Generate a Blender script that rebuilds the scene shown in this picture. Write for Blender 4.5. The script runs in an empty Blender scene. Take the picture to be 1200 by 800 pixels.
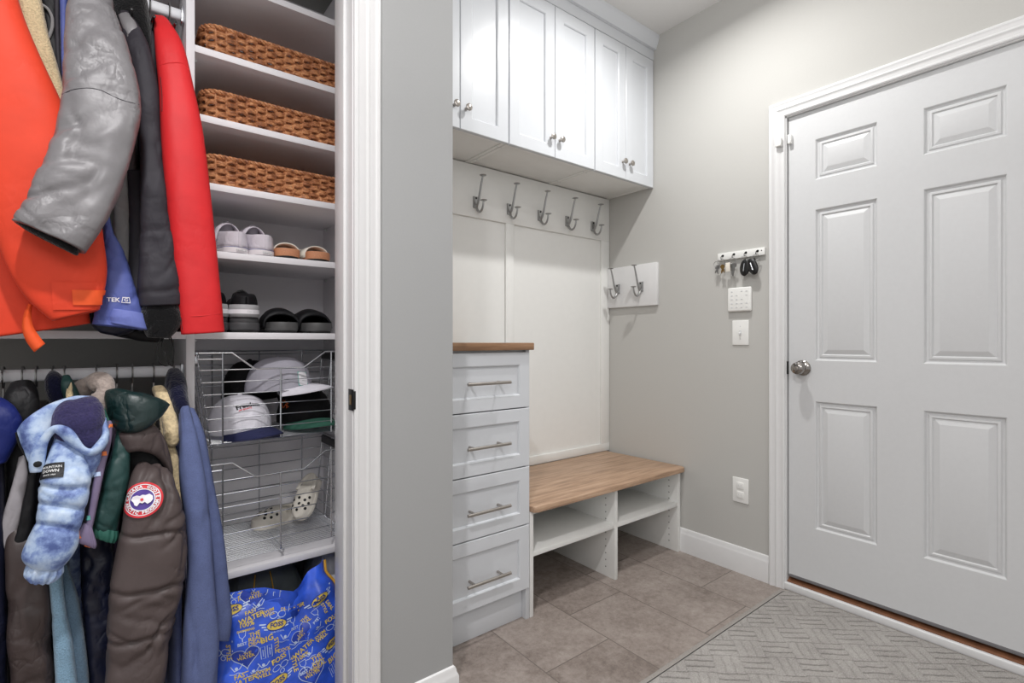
import bpy, bmesh, math, random
from mathutils import Vector, Matrix, noise
from mathutils.bvhtree import BVHTree
PI = math.pi
sc = bpy.context.scene
COL = sc.collection
random.seed(7)

# ------------------------------------------------------------------ camera geometry
CAM = Vector((0, 0, 1.10))
FPX = 592.0
T = math.atan(467 / 592)
S_, C_ = math.sin(T), math.cos(T)
def ray(u, v):
    d = (u - 600) / FPX
    return Vector((d * C_ + S_, C_ - d * S_, (399.5 - v) / FPX))
def at(u, v, y):
    r = ray(u, v); return CAM + r * (y / r.y)
def atx(u, v, x):
    r = ray(u, v); return CAM + r * (x / r.x)

# ------------------------------------------------------------------ materials
def lin(c):
    return tuple(((x / 255) / 12.92 if x / 255 <= .04045 else ((x / 255 + .055) / 1.055) ** 2.4) for x in c) + (1,)
class NT:
    def __init__(s, name):
        s.m = bpy.data.materials.new(name); s.m.use_nodes = True
        s.t = s.m.node_tree; s.b = s.t.nodes['Principled BSDF']
    def n(s, typ, **kw):
        x = s.t.nodes.new(typ)
        for k, v in kw.items():
            if k.startswith('i_'): x.inputs[k[2:].replace('_', ' ')].default_value = v
            else: setattr(x, k, v)
        return x
    def l(s, a, b): s.t.links.new(a, b)
    def math(s, op, a, b=None, c=None):
        x = s.t.nodes.new('ShaderNodeMath'); x.operation = op
        for i, q in enumerate((a, b, c)):
            if q is None: continue
            if isinstance(q, (int, float)): x.inputs[i].default_value = q
            else: s.l(q, x.inputs[i])
        return x.outputs[0]
    def ramp(s, fac, stops):
        r = s.t.nodes.new('ShaderNodeValToRGB'); e = r.color_ramp.elements
        while len(e) < len(stops): e.new(.5)
        for i, (p, c) in enumerate(stops): e[i].position = p; e[i].color = c
        s.l(fac, r.inputs[0]); return r.outputs[0]
    def bump(s, h, strength=.3, dist=.002):
        b = s.n('ShaderNodeBump'); b.inputs['Strength'].default_value = strength; b.inputs['Distance'].default_value = dist
        s.l(h, b.inputs['Height']); s.l(b.outputs[0], s.b.inputs['Normal'])
    def noise(s, scale, detail=4, rough=.55, vec=None):
        x = s.n('ShaderNodeTexNoise'); x.inputs['Scale'].default_value = scale; x.inputs['Detail'].default_value = detail
        x.inputs['Roughness'].default_value = rough
        if vec is None:
            vec = s.coord()
        s.l(vec, x.inputs['Vector']); return x.outputs['Fac']
    def coord(s, scale=None, which='Object'):
        tc = s.n('ShaderNodeTexCoord'); o = tc.outputs[which]
        if scale:
            mp = s.n('ShaderNodeMapping'); mp.inputs['Scale'].default_value = scale; s.l(o, mp.inputs[0]); o = mp.outputs[0]
        return o
def mat(name, rgb, rough=.5, metal=0, nscale=40, var=.06, bump=.0, bdist=.001, sheen=0, coat=0, spec=.5):
    q = NT(name); c = lin(rgb)
    f = q.noise(nscale)
    lo = tuple(x * (1 - var) for x in c[:3]) + (1,); hi = tuple(min(1, x * (1 + var)) for x in c[:3]) + (1,)
    q.l(q.ramp(f, [(.3, lo), (.7, hi)]), q.b.inputs['Base Color'])
    q.b.inputs['Roughness'].default_value = rough; q.b.inputs['Metallic'].default_value = metal
    q.b.inputs['Sheen Weight'].default_value = sheen; q.b.inputs['Coat Weight'].default_value = coat
    q.b.inputs['Specular IOR Level'].default_value = spec
    if bump: q.bump(f, bump, bdist)
    return q.m
def cloth(name, rgb, rough=.7, weave=900, var=.08, sheen=.0, bump=.25, bdist=.0008, spec=.3, crk=.004):
    q = NT(name); c = lin(rgb)
    f = q.noise(14, 5); g = q.noise(weave, 2)
    lo = tuple(x * (1 - var * 1.6) for x in c[:3]) + (1,); hi = tuple(min(1, x * (1 + var)) for x in c[:3]) + (1,)
    q.l(q.ramp(f, [(.3, lo), (.7, hi)]), q.b.inputs['Base Color'])
    q.b.inputs['Roughness'].default_value = rough; q.b.inputs['Sheen Weight'].default_value = sheen
    q.b.inputs['Specular IOR Level'].default_value = spec
    def ridge(sc, scale, det=2):
        k = q.noise(sc, det, .5, q.coord(scale)); return q.math('SUBTRACT', 1, q.math('MINIMUM', q.math('MULTIPLY', q.math('ABSOLUTE', q.math('SUBTRACT', k, .5)), 11), 1))
    r1 = ridge(9, (1, 1, 1.5)); r2 = ridge(19, (1.3, 1.3, .8), 3)
    msk = q.ramp(q.noise(6, 2), [(.42, (0, 0, 0, 1)), (.6, (1, 1, 1, 1))])
    h = q.math('SUBTRACT', q.math('MULTIPLY', q.noise(30, 3), .5), q.math('MULTIPLY', msk, q.math('ADD', r1, q.math('MULTIPLY', r2, .6))))
    h = q.math('ADD', h, q.math('MULTIPLY', g, .08))
    q.bump(h, bump * 1.7, crk); return q.m
def fleece(name, rgb, scale=260):
    q = NT(name); c = lin(rgb)
    f = q.noise(scale, 3)
    q.l(q.ramp(f, [(.3, tuple(x * .72 for x in c[:3]) + (1,)), (.65, tuple(min(1, x * 1.08) for x in c[:3]) + (1,))]), q.b.inputs['Base Color'])
    q.b.inputs['Roughness'].default_value = .95; q.b.inputs['Sheen Weight'].default_value = .3; q.b.inputs['Specular IOR Level'].default_value = .1
    q.bump(f, .8, .004); return q.m

M = {}
M['wall'] = mat('grey_wall_paint', (190, 189, 185), .85, nscale=180, var=.012, bump=.06, bdist=.0006, spec=.2)
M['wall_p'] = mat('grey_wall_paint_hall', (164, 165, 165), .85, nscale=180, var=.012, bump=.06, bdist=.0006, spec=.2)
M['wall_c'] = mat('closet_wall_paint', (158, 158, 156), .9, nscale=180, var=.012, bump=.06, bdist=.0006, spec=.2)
M['ceil'] = mat('ceiling_paint', (222, 221, 219), .9, nscale=120, var=.015, bump=.1, bdist=.0008, spec=.2)
M['trim'] = mat('white_trim_paint', (222, 222, 222), .38, nscale=30, var=.01)
M['white'] = mat('white_cabinet_lacquer', (208, 211, 215), .27, nscale=12, var=.008)
M['mela'] = mat('white_melamine', (230, 230, 227), .45, nscale=25, var=.012)
M['melac'] = mat('closet_melamine', (238, 236, 239), .5, nscale=25, var=.012)
M['door'] = mat('white_door_paint', (208, 209, 210), .45, nscale=60, var=.012)
M['steel'] = mat('brushed_nickel', (176, 170, 164), .32, 1, nscale=200, var=.08)
M['hooksteel'] = mat('satin_nickel_hook', (166, 166, 166), .3, 1, nscale=90, var=.08)
M['chrome'] = mat('chrome_wire', (215, 218, 222), .25, .9, nscale=60, var=.05)
M['knob'] = mat('polished_nickel_knob', (150, 146, 142), .16, 1, nscale=30, var=.08)
M['blackm'] = mat('black_metal', (22, 22, 22), .5, .3)
M['blackp'] = mat('black_plastic', (16, 16, 17), .35)
M['brass'] = mat('old_brass', (160, 130, 80), .35, 1)
M['plastic'] = mat('white_plastic', (236, 236, 233), .4, var=.01)
M['plgrey'] = mat('pale_grey_print', (212, 213, 213), .5, var=.02)
M['rod'] = mat('white_closet_rod', (240, 242, 246), .35, .0, nscale=15, var=.02)
M['thresh'] = mat('varnished_threshold_wood', (122, 80, 54), .5, nscale=30, var=.2)
M['greyrub'] = mat('grey_sweep_rubber', (112, 110, 112), .7)
M['dark'] = mat('gap_shade_paint', (14, 13, 13), .9)
M['hole'] = mat('pin_hole_shadow', (140, 140, 136), .9)

def wood(name, c1, c2, c3):
    q = NT(name)
    v = q.coord((1.2, 14, 14)); f = q.noise(3.2, 6, .62, v)
    v2 = q.coord((3, 90, 90)); g = q.noise(3, 4, .6, v2)
    h = q.math('ADD', q.math('MULTIPLY', f, .72), q.math('MULTIPLY', g, .28))
    q.l(q.ramp(h, [(.34, lin(c1)), (.5, lin(c2)), (.64, lin(c3))]), q.b.inputs['Base Color'])
    q.b.inputs['Roughness'].default_value = .45; q.bump(g, .12, .0006); return q.m
M['wood'] = wood('oak_laminate', (134, 108, 88), (174, 143, 117), (194, 165, 140))
M['woodd'] = wood('oak_laminate_edge', (112, 82, 58), (140, 106, 78), (160, 124, 94))

def floor_mat():
    q = NT('grey_brown_tile')
    g = q.n('ShaderNodeNewGeometry'); sp = q.n('ShaderNodeSeparateXYZ'); q.l(g.outputs['Position'], sp.inputs[0])
    cx = q.math('DIVIDE', q.math('SUBTRACT', sp.outputs[0], 1.128), .312)
    col = q.math('FLOOR', cx)
    fx = q.math('FRACT', q.math('ADD', cx, 40))
    yy = q.math('DIVIDE', q.math('SUBTRACT', sp.outputs[1], q.math('ADD', 1.247, q.math('MULTIPLY', col, .2045))), .6096)
    row = q.math('FLOOR', yy); fy = q.math('FRACT', q.math('ADD', yy, 40))
    dx = q.math('MULTIPLY', q.math('MINIMUM', fx, q.math('SUBTRACT', 1, fx)), .312)
    dy = q.math('MULTIPLY', q.math('MINIMUM', fy, q.math('SUBTRACT', 1, fy)), .6096)
    d = q.math('MINIMUM', dx, dy)
    grout = q.math('LESS_THAN', d, .0021)
    cm = q.n('ShaderNodeCombineXYZ'); q.l(q.math('MULTIPLY', col, 3.7), cm.inputs[0]); q.l(q.math('MULTIPLY', row, 5.3), cm.inputs[1])
    va = q.n('ShaderNodeVectorMath'); va.operation = 'ADD'; q.l(g.outputs['Position'], va.inputs[0]); q.l(cm.outputs[0], va.inputs[1])
    a = q.noise(6.5, 12, .78, va.outputs[0]); b = q.noise(38, 10, .85, va.outputs[0]); w = q.noise(2.3, 3, .5, va.outputs[0])
    wn = q.n('ShaderNodeTexWhiteNoise'); wn.noise_dimensions = '2D'; q.l(cm.outputs[0], wn.inputs['Vector'])
    h = q.math('ADD', q.math('ADD', q.math('MULTIPLY', a, .46), q.math('MULTIPLY', b, .52)), q.math('ADD', q.math('MULTIPLY', w, .18), q.math('MULTIPLY', wn.outputs['Value'], .05)))
    colr = q.ramp(h, [(.44, lin((92, 83, 79))), (.53, lin((124, 113, 106))), (.61, lin((145, 134, 127))), (.72, lin((166, 156, 149)))])
    mx = q.n('ShaderNodeMix'); mx.data_type = 'RGBA'; q.l(grout, mx.inputs['Factor']); q.l(colr, mx.inputs[6]); mx.inputs[7].default_value = lin((106, 97, 91))
    q.l(mx.outputs[2], q.b.inputs['Base Color']); q.b.inputs['Roughness'].default_value = .48
    hh = q.math('SUBTRACT', q.math('MULTIPLY', b, .25), q.math('MULTIPLY', grout, 1))
    q.bump(hh, .3, .001); return q.m
M['floor'] = floor_mat()

def rug_mat():
    q = NT('grey_ribbed_mat')
    g = q.n('ShaderNodeNewGeometry'); sp = q.n('ShaderNodeSeparateXYZ'); q.l(g.outputs['Position'], sp.inputs[0])
    c = .098
    a = q.math('DIVIDE', q.math('ADD', sp.outputs[0], q.math('MULTIPLY', sp.outputs[1], 1.12)), c * 1.45)
    b = q.math('DIVIDE', q.math('SUBTRACT', sp.outputs[0], q.math('MULTIPLY', sp.outputs[1], 1.12)), c * 1.45)
    a = q.math('ADD', a, 60); b = q.math('ADD', b, 60)
    a_, b_ = a, b
    chk = q.math('MODULO', q.math('ADD', q.math('FLOOR', a), q.math('FLOOR', b)), 2)
    def st(x):
        f = q.math('FRACT', q.math('MULTIPLY', x, 3)); d = q.math('ABSOLUTE', q.math('SUBTRACT', f, .5)); return q.math('SMOOTH_MIN', q.math('MULTIPLY', q.math('SUBTRACT', .5, d), 5.5), 1, .2)
    wob = q.math('MULTIPLY', q.math('SUBTRACT', q.noise(26, 3, .6, g.outputs['Position']), .5), .16)
    a = q.math('ADD', a, wob); b = q.math('ADD', b, wob)
    sb = q.math('ADD', q.math('MULTIPLY', st(b), .4), .6)  # weaker groove shade for one of the two rib directions
    mixv = q.math('ADD', q.math('MULTIPLY', st(a), chk), q.math('MULTIPLY', sb, q.math('SUBTRACT', 1, chk)))
    n1 = q.noise(260, 4, .75, g.outputs['Position']); n2 = q.noise(7, 3, .6, g.outputs['Position'])
    n3 = q.noise(30, 4, .7, g.outputs['Position'])
    h = q.math('ADD', q.math('ADD', q.math('MULTIPLY', mixv, .15), q.math('MULTIPLY', n1, .62)), q.math('ADD', q.math('MULTIPLY', n2, .16), q.math('MULTIPLY', n3, .12)))  # mixv darkens the rib grooves: their shade is put into the colour
    q.l(q.ramp(h, [(.38, lin((112, 109, 106))), (.60, lin((166, 162, 158))), (.80, lin((200, 197, 193)))]), q.b.inputs['Base Color'])
    q.b.inputs['Roughness'].default_value = .95; q.b.inputs['Specular IOR Level'].default_value = .1
    q.bump(q.math('ADD', q.math('MULTIPLY', mixv, 1), q.math('MULTIPLY', n1, .35)), .6, .0045); return q.m
M['rug'] = rug_mat()
M['rugd'] = mat('mat_groove', (96, 94, 92), .95, spec=.1)
M['rugb'] = mat('grey_mat_border', (158, 153, 148), .9, nscale=500, var=.25, bump=.5, bdist=.002, spec=.1)

def wicker():
    q = NT('brown_wicker')
    a = q.noise(55, 5, .7); b = q.noise(18, 3)
    h = q.math('ADD', q.math('MULTIPLY', a, .7), q.math('MULTIPLY', b, .3))
    q.l(q.ramp(h, [(.32, lin((88, 48, 28))), (.48, lin((166, 106, 68))), (.58, lin((210, 148, 100))), (.72, lin((238, 190, 146)))]), q.b.inputs['Base Color'])
    q.b.inputs['Roughness'].default_value = .55; q.bump(a, .4, .001); return q.m
M['wicker'] = wicker()

def tiedye():
    q = NT('blue_tie_dye_nylon')
    a = q.noise(24, 5, .62); w = q.noise(160, 3)
    h = q.math('ADD', q.math('MULTIPLY', a, .95), q.math('MULTIPLY', w, .05))
    q.l(q.ramp(h, [(.33, lin((74, 92, 148))), (.43, lin((122, 144, 194))), (.52, lin((168, 190, 222))), (.68, lin((204, 220, 240)))]), q.b.inputs['Base Color'])
    q.b.inputs['Roughness'].default_value = .6; q.bump(q.noise(45, 3), .2, .002); return q.m
M['tiedye'] = tiedye()
def tweave(name, rgb):
    q = NT(name); v = q.coord((400, 400, 900)); f = q.noise(1, 2, .5, v); g = q.noise(30, 3)
    c = lin(rgb); h = q.math('ADD', q.math('MULTIPLY', f, .6), q.math('MULTIPLY', g, .4))
    q.l(q.ramp(h, [(.3, tuple(x * .75 for x in c[:3]) + (1,)), (.7, tuple(min(1, x * 1.2) for x in c[:3]) + (1,))]), q.b.inputs['Base Color'])
    q.b.inputs['Roughness'].default_value = .9; q.bump(f, .3, .001); return q.m
M['robe'] = tweave('slate_blue_jersey', (92, 104, 146))
M['orange'] = cloth('orange_shell', (226, 68, 40), .6, sheen=.05, var=.05, crk=.0012)
M['orange2'] = cloth('orange_tab', (240, 92, 44), .6, crk=.001)
M['red'] = cloth('red_shell', (212, 42, 46), .55, var=.05, crk=.0012)
M['greysl'] = cloth('grey_nylon', (122, 120, 122), .42, spec=.5, var=.06, crk=.0055)
M['greyslb'] = cloth('light_grey_lining', (150, 148, 148), .6)
M['char'] = cloth('charcoal_nylon', (56, 54, 60), .6, spec=.2, crk=.003)
M['black'] = cloth('black_nylon', (20, 20, 23), .55)
M['blackfl'] = fleece('black_fleece', (16, 16, 18))
M['cream'] = fleece('cream_fleece', (226, 205, 164))
M['cream2'] = fleece('cream_sherpa', (236, 214, 172), 120)
M['greyfur'] = fleece('grey_beige_fleece', (178, 164, 156), 150)
M['peri'] = cloth('periwinkle_shell', (86, 98, 164), .55)
M['peril'] = cloth('light_periwinkle_shell', (108, 120, 188), .55)
M['navy'] = cloth('navy_nylon', (20, 24, 44), .45, spec=.45, crk=.005)
M['navyl'] = fleece('navy_fleece_lining', (56, 52, 90), 200)
M['navyd'] = fleece('dark_navy_fleece', (22, 24, 50), 200)
M['royal'] = cloth('royal_blue_nylon', (26, 38, 104), .5, crk=.006)
M['teal'] = cloth('dark_green_nylon', (38, 70, 68), .48, spec=.4, crk=.004)
M['teal2'] = cloth('mid_green_ribbing', (48, 100, 88), .6)
M['tealh'] = cloth('deep_green_hood', (18, 44, 44), .36, spec=.7, crk=.008)
M['brownp'] = cloth('taupe_down_shell', (84, 74, 73), .48, spec=.3, crk=.0035)
M['brownl'] = cloth('brown_down_shell', (66, 56, 55), .38, spec=.45, crk=.006)
M['ltgrey'] = cloth('pale_grey_shell', (160, 156, 160), .6)
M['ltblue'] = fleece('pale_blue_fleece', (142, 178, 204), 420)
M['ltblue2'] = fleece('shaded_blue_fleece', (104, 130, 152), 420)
M['lilac'] = cloth('lilac_webbing', (124, 112, 140), .6, crk=.001)
M['or'] = mat('orange_stripe', (240, 130, 70), .6); M['ye'] = mat('yellow_stripe', (242, 206, 70), .6)
M['capw'] = cloth('white_cotton', (226, 224, 232), .8); M['capg'] = cloth('grey_cotton', (170, 168, 178), .8)
M['capb'] = cloth('black_cotton', (18, 18, 20), .85); M['capn'] = cloth('navy_cotton', (42, 46, 82), .8); M['capgr'] = cloth('green_cotton', (54, 100, 84), .8)
M['shoew'] = cloth('white_canvas', (216, 210, 218), .7); M['shoeg'] = cloth('grey_lining', (146, 142, 148), .85)
M['rubw'] = mat('white_rubber', (222, 216, 218), .5); M['clog'] = mat('ivory_foam', (228, 222, 210), .55)
M['tan'] = mat('tan_cork_sole', (196, 136, 100), .7, nscale=300, var=.12)
M['sole'] = mat('dark_grey_foam', (72, 72, 74), .6); M['soleb'] = mat('black_rubber', (20, 20, 20), .6)
M['slide'] = mat('grey_slide_sole', (84, 84, 84), .55)
M['band'] = cloth('pale_heel_band', (172, 172, 174), .6)
M['bagblue'] = mat('blue_woven_bag', (54, 94, 214), .3, nscale=14, var=.42, bump=.2, bdist=.002)
M['baggrey'] = cloth('grey_tote', (88, 94, 92), .6); M['bagw'] = mat('white_plastic_bag', (204, 204, 206), .4, nscale=20, var=.06)
M['yel'] = mat('yellow_ink', (226, 198, 84), .5, var=.03); M['yelt'] = mat('yellow_binding', (214, 160, 56), .6)
M['inkw'] = mat('pale_blue_ink', (196, 214, 244), .5, var=.02); M['inkb'] = mat('blue_ink', (34, 58, 140), .5); M['inkdb'] = mat('dark_blue_ink', (42, 70, 176), .4)
M['pw'] = mat('white_thread', (240, 238, 242), .6, var=.02); M['pr'] = mat('red_thread', (218, 52, 62), .6); M['pp'] = mat('violet_thread', (84, 62, 150), .6)
M['pk'] = mat('black_thread', (26, 26, 30), .6); M['po'] = mat('orange_thread', (236, 110, 50), .6); M['mint'] = mat('mint_thread', (100, 180, 168), .6)

# ------------------------------------------------------------------ mesh builder
class MB:
    def __init__(s): s.v = []; s.f = []
    def add(s, vs, fs):
        o = len(s.v); s.v += [Vector(p) for p in vs]; s.f += [tuple(i + o for i in f) for f in fs]; return s
    def bm(s, b):
        b.verts.ensure_lookup_table(); b.verts.index_update()
        s.add([v.co.copy() for v in b.verts], [[v.index for v in f.verts] for f in b.faces]); b.free(); return s
    def box(s, x0, x1, y0, y1, z0, z1, bev=.0015, seg=2):
        b = bmesh.new(); bmesh.ops.create_cube(b, size=1)
        for v in b.verts: v.co = Vector((x0 + (v.co.x + .5) * (x1 - x0), y0 + (v.co.y + .5) * (y1 - y0), z0 + (v.co.z + .5) * (z1 - z0)))
        if bev: bmesh.ops.bevel(b, geom=b.edges[:], offset=min(bev, .45 * min(abs(x1 - x0), abs(y1 - y0), abs(z1 - z0))), segments=seg, affect='EDGES', profile=.5)
        return s.bm(b)
    def tube(s, pts, r, n=10, closed=False, cap=True, flat=None):
        pts = [Vector(p) for p in pts]; m = len(pts)
        rs = r if isinstance(r, (list, tuple)) else [r] * m
        up = None; vs = []
        for i in range(m):
            a = pts[i - 1] if (i > 0 or closed) else pts[i]; b = pts[(i + 1) % m] if (i < m - 1 or closed) else pts[i]
            t = (b - a).normalized()
            if up is None:
                up = Vector((0, 0, 1)) if abs(t.z) < .9 else Vector((1, 0, 0))
            sd = t.cross(up)
            if sd.length < 1e-6: sd = t.orthogonal()
            sd.normalize(); up = sd.cross(t).normalized()
            for k in range(n):
                q = 2 * PI * k / n
                vs.append(pts[i] + sd * math.cos(q) * rs[i] + up * math.sin(q) * rs[i] * (flat or 1))
        fs = []
        for i in range(m if closed else m - 1):
            j = (i + 1) % m
            for k in range(n): fs.append((i * n + k, i * n + (k + 1) % n, j * n + (k + 1) % n, j * n + k))
        if cap and not closed: fs += [tuple(range(n))[::-1], tuple(range((m - 1) * n, m * n))]
        return s.add(vs, fs)
    def cyl(s, a, b, r, n=20, r2=None): return s.tube([a, b], [r, r2 if r2 is not None else r], n)
    def lathe(s, prof, o, axis, n=28):
        axis = Vector(axis).normalized(); e1 = axis.orthogonal().normalized(); e2 = axis.cross(e1); o = Vector(o)
        vs = []; m = len(prof)
        for (r, h) in prof:
            for k in range(n):
                q = 2 * PI * k / n; vs.append(o + axis * h + (e1 * math.cos(q) + e2 * math.sin(q)) * r)
        fs = [(i * n + k, i * n + (k + 1) % n, (i + 1) * n + (k + 1) % n, (i + 1) * n + k) for i in range(m - 1) for k in range(n)]
        fs += [tuple(range(n))[::-1], tuple(range((m - 1) * n, m * n))]
        return s.add(vs, fs)
    def grid(s, rows, closed=False):
        n = len(rows[0]); o = []
        for r in rows: o += r
        fs = [(i * n + k, i * n + (k + 1) % n, (i + 1) * n + (k + 1) % n, (i + 1) * n + k) for i in range(len(rows) - 1) for k in range(n if closed else n - 1)]
        return s.add(o, fs)
    def prism(s, poly, f0, f1):
        n = len(poly); vs = [f0(p) for p in poly] + [f1(p) for p in poly]
        return s.add(vs, [tuple(range(n))[::-1], tuple(range(n, 2 * n))] + [(i, (i + 1) % n, n + (i + 1) % n, n + i) for i in range(n)])
    def bvh(s): return BVHTree.FromPolygons([tuple(v) for v in s.v], s.f)

WLOC = {}
def obj(name, mb, m, parent=None, smooth=40, base=None, prints=()):
    me = bpy.data.meshes.new(name); ids = [0] * len(mb.f)
    if prints:
        full = MB(); full.add(mb.v, mb.f)
        for k, (pm_, _) in enumerate(prints): full.add(pm_.v, pm_.f); ids += [k + 1] * len(pm_.f)
        mb = full
    if parent is not None: off = WLOC[parent]
    elif base is not None: off = Vector(base)
    else:
        xs = [v.x for v in mb.v]; ys = [v.y for v in mb.v]; zs = [v.z for v in mb.v]
        off = Vector(((min(xs) + max(xs)) / 2, (min(ys) + max(ys)) / 2, min(zs)))
    me.from_pydata([tuple(v - off) for v in mb.v], [], mb.f)
    if prints: me.polygons.foreach_set('material_index', ids)
    me.validate()
    b = bmesh.new(); b.from_mesh(me); bmesh.ops.recalc_face_normals(b, faces=b.faces); b.to_mesh(me); b.free()
    me.materials.append(m)
    for _, pm_ in prints: me.materials.append(pm_)
    if smooth:
        for p in me.polygons: p.use_smooth = True
        if smooth < 180: me.set_sharp_from_angle(angle=math.radians(smooth))
    o = bpy.data.objects.new(name, me); COL.objects.link(o)
    if parent is not None: o.parent = parent; WLOC[o] = off     # children of parts keep the same frame
    else: o.location = off; WLOC[o] = off
    return o
def fix_sub(o):  # a part that itself carries sub-parts sits at its thing's origin, so offsets are shared
    return o
def tag(o, label, cat, group=None):
    o['label'] = label; o['category'] = cat
    if group: o['group'] = group
    return o
def thing(name, label, cat, loc, group=None):
    o = bpy.data.objects.new(name, None); o.empty_display_size = .05; COL.objects.link(o)
    o.location = loc; WLOC[o] = Vector(loc); return tag(o, label, cat, group)
def struct(name, mb, m, parent=None, smooth=40):
    o = obj(name, mb, m, parent, smooth)
    if parent is None: o['kind'] = 'structure'
    return o
def dup(root, loc, label, group=None, dz=0):
    def cp(o, par):
        c = o.copy(); COL.objects.link(c)
        if par is not None: c.parent = par
        for ch in [k for k in LISTED if k.parent == o]: cp(ch, c)
        return c
    LISTED = [k for k in bpy.data.objects]
    r = cp(root, None); r.location = loc; r['label'] = label
    if group: r['group'] = group
    return r

# ------------------------------------------------------------------ text and projected decals
def text_geo(s, size, bold=0.0, depth=0.0):
    cu = bpy.data.curves.new('t', 'FONT'); cu.body = s; cu.size = size; cu.align_x = 'CENTER'; cu.align_y = 'CENTER'; cu.offset = bold * size; cu.resolution_u = 2
    cu.space_line = .8
    o = bpy.data.objects.new('t', cu); COL.objects.link(o)
    dg = bpy.context.evaluated_depsgraph_get(); dg.update()
    me = bpy.data.meshes.new_from_object(o.evaluated_get(dg))
    vs = [(v.co.x, v.co.y) for v in me.vertices]; fs = [tuple(p.vertices) for p in me.polygons]
    bpy.data.objects.remove(o); bpy.data.curves.remove(cu); bpy.data.meshes.remove(me)
    return vs, fs
class Decal:
    """flat shapes laid onto a modelled surface around one spot, following its curvature"""
    def __init__(s, bvh, u, v, smooth=.012):
        s.bvh = bvh; r = ray(u, v).normalized(); h = bvh.ray_cast(CAM, r)
        s.ok = h[0] is not None
        if not s.ok: print('decal miss', u, v); s.c = CAM + r * 1.7; s.n = -r
        else:
            s.c = h[0]; n = Vector()
            for a in (-1, 0, 1):
                for b in (-1, 0, 1):
                    k = bvh.ray_cast(CAM, ((s.c + Vector((C_, -S_, 0)) * a * smooth + Vector((0, 0, 1)) * b * smooth) - CAM).normalized())
                    if k[0] is not None: n += k[1] if k[1].dot(r) < 0 else -k[1]
            s.n = n.normalized()
        s.up = (Vector((0, 0, 1)) - s.n * s.n.z).normalized(); s.rt = s.up.cross(s.n).normalized()
    def pt(s, a, b, lift):
        p = s.c + s.rt * a + s.up * b
        h = s.bvh.ray_cast(p + s.n * .04, -s.n, .09)
        return None if h[0] is None else h[0] + s.n * lift
    def put(s, mb, vs, fs, rot=0, lift=.0012, dx=0, dy=0):
        c, n = math.cos(rot), math.sin(rot)
        ps = [s.pt(x * c - y * n + dx, x * n + y * c + dy, lift) for x, y in vs]
        mp = {}; keep = []
        for i, p in enumerate(ps):
            if p is not None: mp[i] = len(keep); keep.append(p)
        mb.add(keep, [tuple(mp[i] for i in f) for f in fs if all(i in mp for i in f)]); return s
    def text(s, mb, t, size, rot=0, lift=.0012, dx=0, dy=0, bold=.02):
        vs, fs = text_geo(t, size, bold); return s.put(mb, vs, fs, rot, lift, dx, dy)
    def disc(s, mb, rx, ry, rot=0, lift=.001, dx=0, dy=0, r0=0, n=32, rings=3):
        vs = []; fs = []
        for j in range(rings + 1):
            q = r0 + (1 - r0) * j / rings
            for k in range(n): vs.append((rx * q * math.cos(2 * PI * k / n), ry * q * math.sin(2 * PI * k / n)))
        for j in range(rings):
            for k in range(n): fs.append((j * n + k, j * n + (k + 1) % n, (j + 1) * n + (k + 1) % n, (j + 1) * n + k))
        return s.put(mb, vs, fs, rot, lift, dx, dy)
    def line(s, mb, pts, w, rot=0, lift=.0012, dx=0, dy=0, closed=False):
        vs = []; m = len(pts)
        for i in range(m):
            a = pts[i - 1] if (i or closed) else pts[i]; b = pts[(i + 1) % m] if (i < m - 1 or closed) else pts[i]
            tx, ty = b[0] - a[0], b[1] - a[1]; L = math.hypot(tx, ty) or 1
            vs += [(pts[i][0] - ty / L * w / 2, pts[i][1] + tx / L * w / 2), (pts[i][0] + ty / L * w / 2, pts[i][1] - tx / L * w / 2)]
        fs = [(2 * i, 2 * i + 1, (2 * i + 3) % (2 * m), (2 * i + 2) % (2 * m)) for i in range(m if closed else m - 1)]
        return s.put(mb, vs, fs, rot, lift, dx, dy)
    def rect(s, mb, w, h, rot=0, lift=.001, dx=0, dy=0, n=6):
        vs = [(-w / 2 + w * i / n, -h / 2 + h * j / n) for j in range(n + 1) for i in range(n + 1)]
        fs = [(j * (n + 1) + i, j * (n + 1) + i + 1, (j + 1) * (n + 1) + i + 1, (j + 1) * (n + 1) + i) for j in range(n) for i in range(n)]
        return s.put(mb, vs, fs, rot, lift, dx, dy)

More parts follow.
